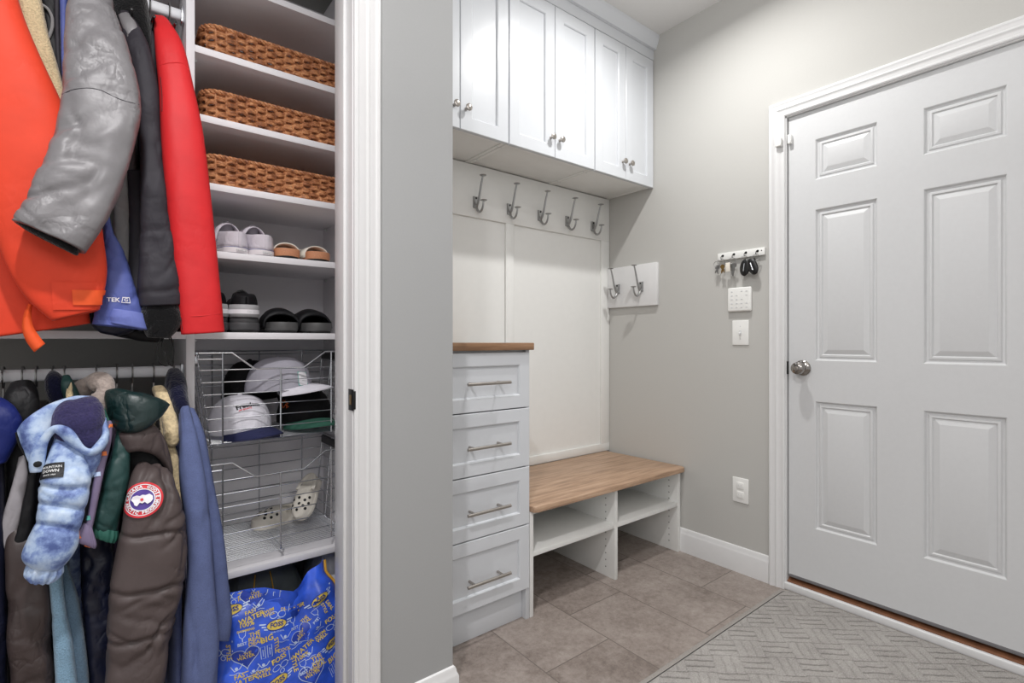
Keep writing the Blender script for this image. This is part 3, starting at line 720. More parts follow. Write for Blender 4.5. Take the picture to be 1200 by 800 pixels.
for z in (.413, .370):
    r_ = obj('socket', MB().box(2.341, 2.346, 1.199, 1.233, z - .016, z + .016, .005, 3), M['plastic'], t)
    sl = MB()
    for y in (1.210, 1.222): sl.box(2.3405, 2.3415, y - .001, y + .001, z - .004, z + .006, 0)
    obj('slots', sl, M['plgrey'], r_)
t = thing('door_sensor', 'small white contact sensor at the top corner of the door', 'sensor', (2.34, 1.02, 1.975))
obj('casing_half', MB().box(2.318, 2.334, 1.018, 1.045, 1.968, 2.006, .003), M['plastic'], t)
obj('door_half', MB().box(2.340, 2.362, .986, 1.001, 1.974, 2.014, .003), M['plastic'], t)
t = thing('strike_plate', 'dark metal strike plate on the closet door jamb', 'strike plate', (JX, 1.33, .93))
zz = at(413, 467, 1.33).z
obj('plate', MB().box(JX - .0012, JX + .0005, 1.300, 1.334, zz - .028, zz + .028, .0005).box(JX - .0012, JX + .006, 1.2985, 1.3005, zz - .024, zz + .024, .001), M['blackm'], t)
obj('latch_hole', MB().box(JX - .002, JX - .001, 1.312, 1.324, zz - .013, zz + .013, .0003), M['brass'], t)

# ================================================================== door mat
b = bmesh.new()
def rrect(x0, x1, y0, y1, r, k=6):
    o = []
    for cx_, cy_, a0 in ((x1 - r, y1 - r, 0), (x0 + r, y1 - r, PI / 2), (x0 + r, y0 + r, PI), (x1 - r, y0 + r, 1.5 * PI)):
        for i in range(k + 1): o.append((cx_ + r * math.cos(a0 + i * PI / 2 / k), cy_ + r * math.sin(a0 + i * PI / 2 / k)))
    return o
t = thing('door_mat', 'grey ribbed mat with a diamond weave in front of the door', 'mat', (1.75, .4, 0))
MR = lambda i, z, r=.03: [Vector((p[0], p[1], z)) for p in rrect(1.262 + i, 2.336 - i * .6, -.568 + i, 1.023 - i, r)]
w = MB(); w.grid([MR(0, .0006), MR(0, .003), MR(.004, .005), MR(.018, .0055)], True); obj('border', w, M['rugb'], t)
w = MB(); w.grid([MR(.018, .0055), MR(.0185, .003), MR(.0235, .003)], True); obj('border_groove', w, M['rugd'], t)
w = MB(); w.grid([MR(.0235, .002, .022), MR(.024, .0075, .022), MR(.027, .0085, .022)], True); w.f.append(tuple(range(2 * len(MR(0, 0)), 3 * len(MR(0, 0))))); obj('pile', w, M['rug'], t)

# ================================================================== closet shelving
SY, SB, DX0, DX1, RX = 1.69, 2.05, .161, .182, .655
t = thing('closet_shelving', 'white built-in shelf tower and long shelf in the closet', 'shelves', (.2, 1.87, 0))
obj('divider_panel', MB().box(DX0, DX1, SY, SB, 0, 2.40, .001), M['melac'], t)
obj('side_panel', MB().box(RX, RX + .02, SY, SB, 0, 2.40, .001), M['melac'], t)
obj('back_panel', MB().box(DX1, RX, SB - .008, SB, .39, 2.40, 0), M['melac'], t)
for z in (2.173, 1.947, 1.753, 1.560, 1.364, 1.127, .417):
    obj('shelf', MB().box(DX1, RX, SY + .001, SB - .008, z - .020, z, .001), M['melac'], t)
for z in (2.173, 1.127): obj('long_shelf', MB().box(JL - .3, DX0, SY + .001, SB, z - .020, z, .001), M['melac'], t)
for z in (2.173, 1.947, 1.753, 1.560, 1.364, 1.127):
    for y in (1.74, 2.0):
        obj('shelf_pin', MB().box(RX - .010, RX, y - .006, y + .006, z - .030, z - .021, .001), M['plgrey'], t); obj('shelf_pin', MB().box(DX1, DX1 + .010, y - .004, y + .004, z - .028, z - .021, .001), M['plgrey'], t)
RODY = 1.745
def rod(z, label):
    t = thing('closet_rod', label, 'rod', (-.4, RODY, z))
    r_ = [[Vector((x, RODY + .010 * math.cos(2 * PI * k / 24), z + .0155 * math.copysign(abs(math.sin(2 * PI * k / 24)) ** .7, math.sin(2 * PI * k / 24)))) for k in range(24)] for x in (JL - .3, DX0 - .001)]
    w = MB(); w.grid(r_, True); w.f += [tuple(range(24)), tuple(range(24, 48))]; obj('tube', w, M['rod'], t)
    obj('end_socket', MB().box(DX0 - .009, DX0, RODY - .016, RODY + .016, z - .024, z + .022, .003), M['chrome'], t)
RZ1, RZ2 = 1.015, 2.045
rod(RZ1, 'white lower hanging rod under the long closet shelf'); rod(RZ2, 'upper hanging rod above the orange and red jackets')
# hangers
def hanger_parts(t, x, z):
    f = lambda a, b: Vector((x, RODY + a, z + b))
    hk = [f(-.006, -.028), f(-.021, -.010), f(-.019, .010), f(-.004, .021), f(.013, .019), f(.020, .004), f(.012, -.018), f(.002, -.034), f(0, -.062)]
    obj('hook', MB().tube(spline(hk, 4), .0022, 8), M['hooksteel'], t)
    obj('shoulder_bar', MB().tube(spline([f(-.205, -.135), f(-.12, -.105), f(-.03, -.068), f(0, -.06), f(.03, -.068), f(.12, -.105), f(.205, -.135)], 4), .0035, 8).tube([f(-.205, -.135), f(.205, -.135)], .002, 8), M['blackp'], t)
hus = [4, 27, 43, 62, 76, 113, 137, 155, 180, 203]
ordn = ['first', 'second', 'third', 'fourth', 'fifth', 'sixth', 'seventh', 'eighth', 'ninth', 'last']
h0 = None; HX = []
for i, u in enumerate(hus):
    x = at(u, 430, RODY).x; HX.append(x)
    L = ('%s wire hanger from the left along the lower rod' % ordn[i]) if i < 9 else 'wire hanger at the divider end of the lower rod'
    if h0 is None: h0 = thing('coat_hanger', L, 'hanger', (x, RODY, RZ1), 'hangers on the lower rod'); hanger_parts(h0, x, RZ1)
    else: dup(h0, (x, RODY, RZ1), L)
UX = [-.15, -.075, -.03, .035, .080, .125]
ulab = ['orange jacket', 'cream fleece', 'periwinkle ski jacket', 'grey nylon jacket', 'charcoal jacket', 'red jacket']
for i, x in enumerate(UX): dup(h0, (x, RODY, RZ2), 'wire hanger on the upper rod carrying the ' + ulab[i], 'hangers on the upper rod')

# ================================================================== wicker baskets
def basket(z0, label, first=[None]):
    H = .098; x0, x1, y0, y1 = .197, .648, 1.722, 2.03
    if first[0] is not None: return dup(first[0], ((x0 + x1) / 2, (y0 + y1) / 2, z0 + .001), label)
    t = thing('wicker_basket', label, 'basket', ((x0 + x1) / 2, (y0 + y1) / 2, z0 + .001), 'wicker baskets on the shelves'); first[0] = t
    def loop(ins, z, n, wav=0, ph=0, cnt=0, jit=0):
        base = rrect(x0 + ins, x1 - ins, y0 + ins, y1 - ins, .045, 8); base.append(base[0]); o = []
        seg = [math.dist(base[i], base[i + 1]) for i in range(len(base) - 1)]; tot = sum(seg)
        for k in range(n):
            s_ = tot * k / n; i = 0
            while s_ > seg[i] and i < len(seg) - 1: s_ -= seg[i]; i += 1
            f = s_ / seg[i]; a, b_ = base[i], base[i + 1]; tx, ty_ = (b_[0] - a[0]) / seg[i], (b_[1] - a[1]) / seg[i]
            d = wav * math.sin(2 * PI * cnt * k / n + ph)
            o.append(Vector((a[0] + tx * s_ + ty_ * d, a[1] + ty_ * s_ - tx * d, z + jit * noise.noise(Vector((k * .35, ph, z * 90))))))
        return o
    w = MB(); nr = 8
    for r in range(nr):
        z = z0 + .008 + r * (H - .022) / (nr - 1)
        ins = .012 + .007 * (1 - r / nr)
        for q in range(2):
            w.tube(loop(ins + q * .002, z + (q - .5) * .0062, 260, .0052, PI * r, 24, .0032), .0046, 7, True)
    obj('woven_wall', w, M['wicker'], t)
    w = MB(); a_ = loop(.019, z0 + .004, 48); b_ = loop(.011, z0 + H - .006, 48)
    for p, q in zip(a_, b_): w.tube([p, (p + q) / 2, q], .0038, 7)
    obj('stakes', w, M['wicker'], t)
    w = MB()
    for ph in (0, PI): 
        l1 = loop(.010, z0 + H - .005, 300, .0035, ph, 50)
        for k, p in enumerate(l1): p.z += .0035 * math.cos(2 * PI * 50 * k / 300 + ph)
        w.tube(l1, .0048, 7, True)
    obj('braided_rim', w, M['wicker'], t)
    w = MB(); bl = [Vector((p[0], p[1], z0 + .004)) for p in rrect(x0 + .02, x1 - .02, y0 + .02, y1 - .02, .04)]; w.v += bl; w.f.append(tuple(range(len(bl)))); obj('base', w, M['wicker'], t)
    return t
basket(1.947, 'brown wicker basket on the highest shelf in view'); basket(1.753, 'brown wicker basket between two other baskets'); basket(1.560, 'brown wicker basket just above the shoe shelves')

# ================================================================== wire baskets
def wire_basket(z0, z1, label, uv):
    x0, x1, y0, y1 = .188, .648, 1.700, 2.03; ix0, ix1 = .222, .622
    t = thing('wire_basket', label, 'basket', ((x0 + x1) / 2, 1.86, z0), 'pull-out wire baskets')
    H = z1 - z0; r = .0016
    X0 = lambda z: x0 + (ix0 - x0) * (z1 - z) / H
    X1 = lambda z: x1 - (x1 - ix1) * (z1 - z) / H
    xa, xb, xc, xd = [at(u_, (z1 < .9) * 150 + 414, y0).x for u_ in (272, 299, 356, 381)]
    dip = .05
    rim = [Vector(p) for p in ((x0 + .004, y0, z1), (xa, y0, z1), (xb, y0, z1 - dip), (xc, y0, z1 - dip), (xd, y0, z1), (x1, y0, z1))]
    ft = MB().tube(rim, .0028, 8)
    for k in range(1, 8):
        z = z1 - dip - (k - 1) * (H - dip) / 6 if k > 0 else z1
        ft.tube([(X0(z), y0 + .001, z), (X1(z), y0 + .001, z)], r, 6)
    ft.tube([(X0(z1 - .018), y0 + .001, z1 - .018), (at(261, 430, y0).x, y0 + .001, z1 - .018)], .0024, 6)
    for u_ in (261, 329, 388):
        xx = at(u_, 430, y0).x; zt = z1 if u_ != 329 else z1 - dip; ft.tube([(xx, y0 - .001, zt), (xx, y0 - .001, z0)], .0024, 8)
    obj('front_grille', ft, M['chrome'], t)
    bk = MB().tube([(x0, y1, z1), (x1, y1, z1)], .0024, 8)
    for k in range(8):
        z = z1 - .012 - k * (H - .012) / 7; bk.tube([(X0(z), y1, z), (X1(z), y1, z)], r, 6)
    for u_ in (.27, .42, .57): bk.tube([(u_, y1 + .001, z1), (u_, y1 + .001, z0)], .002, 6)
    obj('back_grille', bk, M['chrome'], t)
    for X, nm in ((X0, 'left'), (X1, 'right')):
        sd = MB().tube([(X(z1), y0, z1), (X(z1), y1, z1)], .0028, 8)
        for k in range(1, 8):
            z = z1 - k * H / 7; sd.tube([(X(z), y0, z), (X(z), y1, z)], r, 6)
        for y in (y0 + .004, 1.81, 1.92, y1): sd.tube([(X(z1), y, z1), (X(z0), y, z0)], .0024, 8)
        obj('side_grille', sd, M['chrome'], t)
    fl = MB(); n = 26
    for k in range(n + 1): fl.tube([(ix0, y0 + (y1 - y0) * k / n, z0), (ix1, y0 + (y1 - y0) * k / n, z0)], r, 6)
    for x in (.24, .42, .60): fl.tube([(x, y0, z0 - .003), (x, y1, z0 - .003)], .0024, 6)
    obj('floor_grille', fl, M['chrome'], t)
    obj('runner', MB().box(DX1, DX1 + .012, y0 + .004, y1, z1 - .030, z1 - .005, .002), M['chrome'], t)
    obj('runner', MB().box(RX - .012, RX, y0 + .004, y1, z1 - .034, z1 - .004, .002), M['blackp'], t)
wire_basket(.800, 1.066, 'chrome wire basket full of caps, the upper of two', 0)
wire_basket(.448, .738, 'chrome wire basket holding ivory clogs, above the white bottom shelf', 1)

# ================================================================== caps
def cap(name, label, loc, rz, crown, bill, group='caps in the wire basket', tilt=(0, 0), w=.092, h=.105, billL=.068, lining=None):
    Mx = Matrix.Translation(loc) @ Matrix.Rotation(rz, 4, 'Z') @ Matrix.Rotation(tilt[0], 4, 'X') @ Matrix.Rotation(tilt[1], 4, 'Y')
    t = thing(name, label, 'cap', loc, group)
    N, K = 48, 14; rows = []
    for j in range(K + 1):
        a = (PI / 2) * j / K; row = []
        for k in range(N):
            q = 2 * PI * k / N; fr = max(0, -math.sin(q))
            rr = math.cos(a) ** (.72 - .12 * fr); zz_ = math.sin(a) ** .95 * h
            seam = 1 - .012 * (abs(math.sin(3 * q + PI / 2)) < .09)
            d = 1 + .02 * noise.noise(Vector((math.cos(q) * 2, math.sin(q) * 2, a * 2 + loc[0] * 30)))
            row.append(Mx @ Vector((w * rr * math.cos(q) * seam * d, (w * 1.12) * rr * math.sin(q) * seam * d, zz_)))
        rows.append(row)
    lo = [Mx @ Vector((w * .985 * math.cos(2 * PI * k / N), w * 1.12 * .985 * math.sin(2 * PI * k / N), .001)) for k in range(N)]
    cm = MB(); cm.grid([lo] + rows, True); cm.f.append(tuple(range(N))[::-1]); cm.f.append(tuple(range(len(cm.v) - N, len(cm.v))))
    cro = obj('crown', cm, crown, t, smooth=50)
    bm_ = MB(); R1, R2 = [], []
    for k in range(25):
        q = -PI / 2 + (k / 24 - .5) * 2 * 1.18; q0 = (w * math.cos(q), w * 1.12 * math.sin(q)); ins = math.cos((k / 24 - .5) * PI) ** .55
        for lst, dz in ((R1, .006), (R2, .002)):
            row = []
            for j in range(7):
                f = j / 6
                x_ = q0[0] * (.97 + .03 * f) * (1 + .05 * f); y_ = q0[1] * .97 - billL * ins * f
                droop = -.014 * f * f - .018 * (x_ / w) ** 2
                row.append(Mx @ Vector((x_, y_, dz + .012 + droop)))
            lst.append(row)
    bm_.grid(R1); bm_.grid([r[::-1] for r in R2])
    for a_, b_ in ((R1, R2),):
        e1 = [r[-1] for r in a_]; e2 = [r[-1] for r in b_]; bm_.grid([e1, e2])
    obj('bill', bm_, bill, t, smooth=50)
    obj('button', MB().lathe([(.0005, -.002), (.007, 0), (.006, .003), (.0005, .005)], Mx @ Vector((0, 0, h)), Mx.to_3x3() @ Vector((0, 0, 1)), 14), crown, t)
    return t, cm
zf = .803
c1 = at(281, 500, 1.80); c1.z = zf + .012
capw, cmw = cap('baseball_cap', 'white cap with dark blue bill and lettering, at the lower left of the caps', c1, .45, M['capw'], M['capn'], h=.115, w=.088)
bv = cmw.bvh(); d = Decal(bv, 291, 474); tm = MB(); d.text(tm, 'Freedom', .0185, .12, bold=.045); obj('lettering', tm, M['pk'], capw, smooth=0)
tm = MB(); d.text(tm, 'BOATS', .008, .12, dy=-.0115, dx=-.004, bold=.02); d.line(tm, [(-.028, -.014), (-.018, -.012)], .0026); obj('small_lettering', tm, M['pr'], capw, smooth=0)
c2 = at(357, 502, 1.85); c2.z = zf + .02
capk, cmk = cap('baseball_cap', 'black cap with orange stitching and a green bill, underneath the grey cap', c2, .12, M['capb'], M['capgr'], h=.115, w=.09, billL=.075)
bv = cmk.bvh(); d = Decal(bv, 333, 473); tm = MB()
for pts in ([(-.012, -.012), (-.010, .002), (-.012, .012)], [(.000, .010), (-.010, .0), (.002, -.009)], [(-.016, .004), (0, .006), (.014, .003)], [(.004, -.008), (.008, .006), (.013, -.008), (.017, -.003)], [(.005, -.001), (.014, -.002)]): d.line(tm, [(x * 1.4, y * 1.4) for x, y in pts], .0034)
obj('stitched_mark', tm, M['po'], capk, smooth=0)
c3 = at(291, 447, 1.95); 
cap('baseball_cap', 'plain black cap at the back left of the basket', (c3.x, 1.925, .905), 2.6, M['capb'], M['capb'], h=.13, w=.085)
c4 = at(327, 458, 1.80)
capg, cmg = cap('baseball_cap', 'pale grey cap with a mint-edged patch, on top of the other caps', (c4.x, 1.80, c4.z + .002), 1.0, M['capg'], M['capw'], h=.112, w=.092, tilt=(-.05, .06), billL=.075)
bv = cmg.bvh(); d = Decal(bv, 355, 443); tm = MB(); d.rect(tm, .034, .044, -.1, .0016); obj('patch', tm, M['pw'], capg, smooth=0)
tm = MB(); d.line(tm, [(-.017, -.022), (.017, -.022), (.017, .022), (-.017, .022)], .0035, -.1, .0022, closed=True); obj('patch_edge', tm, M['mint'], capg, smooth=0)
tm = MB(); d.line(tm, [(-.007, .008), (.006, .009)], .003, 0, .0022); d.line(tm, [(-.006, -.006), (.004, -.005)], .002, 0, .0022); obj('patch_mark', tm, M['plgrey'], capg, smooth=0)

# ================================================================== shoes
def interp(tab, s):
    for a, b_ in zip(tab, tab[1:]):
        if s <= b_[0]:
            f = (s - a[0]) / (b_[0] - a[0]); f = f * f * (3 - 2 * f); return [a[i] + f * (b_[i] - a[i]) for i in range(1, len(a))]
    return list(tab[-1][1:])
def shoe_mesh(Mx, L, tab, z0, n=20, m=34):
    """shell from heel (s=0) to toe (s=1); tab: s, half width, wall height, opening half width"""
    rows = []
    for i in range(m + 1):
        s = (1 - math.cos(PI * i / m)) / 2
        wd, ht, op = interp(tab, s)
        e = 1
        if s < .12: e = math.sqrt(max(0, 1 - ((.12 - s) / .12) ** 2))
        if s > .82: e = math.sqrt(max(0, 1 - ((s - .82) / .18) ** 2))
        wd2 = max(.001, wd * e); op2 = op * e; row = []
        for k in range(n + 1):
            f = k / n * 2 - 1; g = abs(f); sg = 1 if f >= 0 else -1     # 1 at the sole line, 0 at the top
            q = (1 - g) * PI / 2
            x = op2 + (wd2 - op2) * math.cos(q) ** .6; z = z0 + ht * math.sin(q) ** .85
            row.append(Mx @ Vector((sg * x, s * L, z)))
        rows.append(row)
    mb = MB(); mb.grid(rows); return mb
def sole_mesh(Mx, L, tab, z0, z1, grow=1.04, m=30, n=6, toe=.82):
    o = []
    for i in range(m + 1):
        s = (1 - math.cos(PI * i / m)) / 2; wd = interp(tab, s)[0]; e = 1
        if s < .12: e = math.sqrt(max(0, 1 - ((.12 - s) / .12) ** 2))
        if s > toe: e = math.sqrt(max(0, 1 - ((s - toe) / (1 - toe)) ** 2))
        o.append((s, max(.0005, wd * e * grow)))
    ol = [(w_, s * L) for s, w_ in o] + [(-w_, s * L) for s, w_ in o[::-1][1:-1]]
    rings = []
    for z, k in ((z0, .97), (z0 + (z1 - z0) * .25, 1), (z1 - (z1 - z0) * .15, 1), (z1, .97)): rings.append([Mx @ Vector((x * k, L / 2 + (y - L / 2) * (1 - (1 - k) * .4), z)) for x, y in ol])
    mb = MB(); mb.grid(rings, True); N = len(ol); mb.f += [tuple(range(N))[::-1], tuple(range(3 * N, 4 * N))]; return mb
def solid(o, th):
    md = o.modifiers.new('thickness', 'SOLIDIFY'); md.thickness = th; md.offset = -1; return o
def place(u, v, y, rz=0):
    p = at(u, v, y); return p, rz
SN = [(0, .030, .046, .020), (.1, .034, .046, .024), (.3, .034, .052, .026), (.45, .036, .062, .016), (.55, .038, .056, .003), (.8, .040, .042, .0005), (1, .03, .026, .0005)]
def sneaker(u, label):
    p = at(u, 299, 1.704); z = 1.364; Mx = Matrix.Translation((p.x + .022, 1.706, z + .001)) @ Matrix.Rotation(.26, 4, 'Z')
    t = thing('sneaker', label, 'shoe', (p.x, 1.83, z), 'white sneakers')
    obj('sole', sole_mesh(Mx, .255, SN, 0, .022, 1.07), M['rubw'], t); obj('sole_stripe', sole_mesh(Mx, .255, SN, .0185, .0205, 1.085), M['inkb'], t); obj('tread', sole_mesh(Mx, .25, SN, -.0005, .004, 1.03), M['shoeg'], t)
    solid(obj('upper', shoe_mesh(Mx, .255, SN, .021), M['shoew'], t, smooth=60), .004)
    hb = MB(); hb.box(-.006, .006, -.0025, .004, .020, .064, .002); obj('heel_tab', MB().add([Mx @ v for v in hb.v], hb.f), M['shoew'], t)
    lb = MB(); 
    for k in range(5): lb.box(-.014 + k * .0062, -.0105 + k * .0062, -.0055, -.003, .008, .0125, .0002)
    obj('heel_mark', MB().add([Mx @ v for v in lb.v], lb.f), M['plgrey'], t)
    # tongue rises beyond the collar; straps cross over it
    tg = MB(); rows = []
    for j in range(9):
        f = j / 8; rows.append([Mx @ Vector((x * .031 * (1 - .25 * f * f), .118 - .035 * f + .02 * x * x, .050 + .062 * f - .018 * x * x)) for x in (-1, -.5, 0, .5, 1)])
    tg.grid(rows); solid(obj('tongue', tg, M['shoeg'], t, smooth=60), .005)
    for s0 in (.36, .47):
        st = MB(); rows = []
        for dy in (0, .014, .028):
            wd, ht, op = interp(SN, s0 + dy / .255)
            rows.append([Mx @ Vector((math.cos(a) * (wd + .006), s0 * .255 + dy - .02, .028 + (ht + .018) * max(0, math.sin(a)) ** .8)) for a in [.12 + k * (PI - .24) / 14 for k in range(15)]])
        st.grid(rows); solid(obj('strap', st, M['shoew'], t, smooth=60), .003)
sneaker(272.5, 'white strap sneaker with its heel out, beside the red jacket'); sneaker(304, 'white strap sneaker with its heel out, next to the tan slippers')
SL = [(0, .036, .012, .03), (.4, .036, .012, .028), (.5, .044, .05, .001), (.8, .046, .045, .0005), (1, .036, .03, .0005)]
def slipper(u, label, rz):
    p = at(u, 303, 1.712); z = 1.364; Mx = Matrix.Translation((p.x, 1.712, z + .001)) @ Matrix.Rotation(rz, 4, 'Z')
    t = thing('slipper', label, 'slipper', (p.x, 1.83, z), 'tan-soled slippers')
    obj('tread', sole_mesh(Mx, .25, SL, 0, .010, .97), M['soleb'], t)
    obj('footbed', sole_mesh(Mx, .255, SL, .009, .034, 1.08), M['tan'], t)
    v = []; 
    for s0 in (.30, .62):
        rows = []
        for dy in (-.035, 0, .035):
            wd = interp(SL, s0)[0]; rows.append([Mx @ Vector((math.cos(a) * (wd + .006), s0 * .25 + dy, .016 + .042 * max(0, math.sin(a)) ** .7)) for a in [.0 + k * PI / 16 for k in range(17)]])
        st = MB(); st.grid(rows); solid(obj('strap', st, M['clog'], t, smooth=60), .004)
slipper(338, 'cream slipper with tan footbed beside the white sneakers', -.12); slipper(377, 'cream slipper with tan footbed at the jamb end of its shelf', .08)
RS = [(0, .034, .066, .012), (.1, .039, .076, .018), (.3, .038, .058, .026), (.45, .040, .066, .014), (.55, .043, .058, .003), (.8, .046, .044, .0005), (1, .034, .028, .0005)]
def runner(u, label):
    p = at(u, 389, 1.702); z = 1.127; Mx = Matrix.Translation((p.x, 1.702, z + .001))
    t = thing('running_shoe', label, 'shoe', (p.x, 1.84, z), 'black running shoes')
    obj('outsole', sole_mesh(Mx, .285, RS, 0, .009, .98), M['soleb'], t)
    obj('midsole', sole_mesh(Mx, .29, RS, .007, .030, 1.1), M['sole'], t); obj('upper_midsole', sole_mesh(Mx, .288, RS, .029, .046, 1.03), M['sole'], t)
    solid(obj('upper', shoe_mesh(Mx, .285, RS, .044), M['black'], t, smooth=60), .006)
    rows = []; rows2 = []
    for zz_, g in ((.046, 1.07), (.058, 1.075), (.072, 1.06), (.084, 1.03)):
        r_ = []
        for k in range(25):
            a = PI + k * PI / 24; r_.append(Mx @ Vector((math.cos(a) * .040 * g, .040 + math.sin(a) * .0425 * g, zz_)))
        rows.append(r_)
    hb = MB(); hb.grid(rows); solid(obj('heel_counter', hb, M['band'], t, smooth=60), .003); 
    rows = [[Mx @ Vector((math.cos(PI + k * PI / 24) * .0436, .040 + math.sin(PI + k * PI / 24) * .0464, zz_)) for k in range(1, 24)] for zz_ in (.056, .069)]
    hs = MB(); hs.grid(rows); obj('heel_stripe', hs, M['pw'], t, smooth=60)
    vs, fs = text_geo('CLOUD', .010, .01) if 0 else text_geo('On  :::', .0095, .01)
    w = MB(); w.add([Mx @ Vector((x + .012, -.0068 + (x + .012) ** 2 * 12, .0625 + y)) for x, y in vs], fs); obj('heel_lettering', w, M['plgrey'], t, smooth=0)
    rows = []
    for j in range(9):
        f = j / 8; rows.append([Mx @ Vector((x * .03 * (1 - .25 * f), .125 - .055 * f + .02 * x * x, .085 + .050 * f - .012 * x * x)) for x in (-1, -.5, 0, .5, 1)])
    tg = MB(); tg.grid(rows); solid(obj('tongue', tg, M['blackfl'], t, smooth=60), .008)
runner(251, 'black running shoe half hidden by the red jacket hem'); runner(289, 'black running shoe with a pale heel stripe, fully in view')
SD = [(0, .038, .012, .03), (.5, .046, .012, .028), (.8, .048, .012, .0005), (1, .036, .012, .0005)]
def slide(u, label, rz):
    p = at(u, 389, 1.705); z = 1.127; Mx = Matrix.Translation((p.x, 1.705, z + .001)) @ Matrix.Rotation(rz, 4, 'Z')
    t = thing('slide_sandal', label, 'sandal', (p.x, 1.84, z), 'black slide sandals')
    obj('outsole', sole_mesh(Mx, .275, SD, 0, .008, 1.0), M['soleb'], t); obj('footbed', sole_mesh(Mx, .28, SD, .007, .034, 1.12), M['slide'], t)
    rows = []
    for dy, hh, ww in ((-.09, .046, .057), (-.07, .060, .058), (-.03, .068, .058), (.02, .060, .057), (.07, .040, .054), (.11, .018, .045), (.112, .004, .042)):
        rows.append([Mx @ Vector((math.cos(a) * ww, .15 + dy, .018 + hh * max(0, math.sin(a)) ** .75)) for a in [k * PI / 20 for k in range(21)]])
    st = MB(); st.grid(rows); solid(obj('strap', st, M['black'], t, smooth=60), .007)
slide(335, 'black slide sandal next to the running shoe', -.06); slide(378, 'black slide sandal at the jamb end of its shelf', .05)
CLG = [(0, .034, .05, .026), (.25, .037, .044, .028), (.42, .042, .062, .020), (.52, .047, .066, .003), (.75, .050, .054, .0005), (1, .04, .03, .0005)]
def clog(Mx, label, base, hseed):
    t = thing('clog', label, 'clog', base, 'ivory foam clogs')
    um = shoe_mesh(Mx, .235, CLG, .016, 24, 40)
    obj('sole', sole_mesh(Mx, .235, CLG, 0, .024, 1.06), M['clog'], t)
    solid(obj('upper', um, M['clog'], t, smooth=60), .005)
    bv = um.bvh(); hm = MB(); L = .235
    sp = [(.58, -.6), (.70, -.62), (.82, -.5), (.58, .6), (.70, .62), (.82, .5), (.62, 0), (.74, -.02), (.86, 0), (.66, -.3), (.66, .3), (.78, .27), (.78, -.27)]
    for s, f in sp:
        wd, ht, op = interp(CLG, s); q = (1 - abs(f)) * PI / 2; x = math.copysign(wd * math.cos(q) ** .6, f); z = .016 + ht * math.sin(q) ** .85
        p = Mx @ Vector((x, s * L, z)); loc, nn, _, _ = bv.find_nearest(p)
        o_ = Mx @ Vector((0, s * L, .02))
        if nn.dot(loc - o_) < 0: nn = -nn
        hm.lathe([(.0005, -.001), (.0050, -.001), (.0050, .0012), (.0005, .0013)], loc, nn, 12)
    obj('vent_holes', hm, M['soleb'], t)
    st = MB().tube([Mx @ Vector((math.cos(a) * .044, .095 + math.sin(a) * .088, .064)) for a in [PI + k * PI / 16 for k in range(17)]], .007, 8, flat=.5); obj('heel_strap', st, M['clog'], t)
p = at(334, 606, 1.86)
Mx = Matrix.Translation((at(353, 606, 1.95).x, 1.955, .4505)) @ Matrix.Rotation(1.75, 4, 'Z') @ Matrix.Scale(.74, 4)
clog(Mx, 'ivory clog lying flat with its toe pointing left', (p.x, 1.86, .4505), 0)
p = at(350, 612, 1.80)
Mx = Matrix.Translation((p.x + .075, 1.905, .575)) @ Matrix.Rotation(.38, 4, 'Z') @ Matrix.Rotation(math.radians(-128), 4, 'X') @ Matrix.Rotation(-.9, 4, 'Y') @ Matrix.Scale(.72, 4)
Mx = Matrix.Translation((.452, 1.865, .4535)) @ Matrix.Rotation(2.55, 4, 'Z') @ Matrix.Translation((0, 0, .012)) @ Matrix.Rotation(.62, 4, 'X') @ Matrix.Rotation(-.45, 4, 'Y') @ Matrix.Translation((0, -.235 * .8, 0)) @ Matrix.Scale(.8, 4)
# stand the second clog with its toe down on the basket floor, heel raised against its neighbour
def stand(toe, heel, topv, sc_):
    ydir = (Vector(toe) - Vector(heel)).normalized(); z_ = Vector(topv); z_ = (z_ - ydir * z_.dot(ydir)).normalized(); x_ = ydir.cross(z_)
    R = Matrix((x_, ydir, z_)).transposed().to_4x4(); return Matrix.Translation(heel) @ R @ Matrix.Scale(sc_, 4)
toe = at(352, 604, 1.86); heel = at(370, 566, 1.93); toe.z = .466
Mx = stand(toe, toe + (heel - toe).normalized() * .165, Vector((-.75, -.55, .35)), .70)
clog(Mx, 'ivory clog propped on its toe beside the flat one', (toe.x, toe.y, .452), 1)

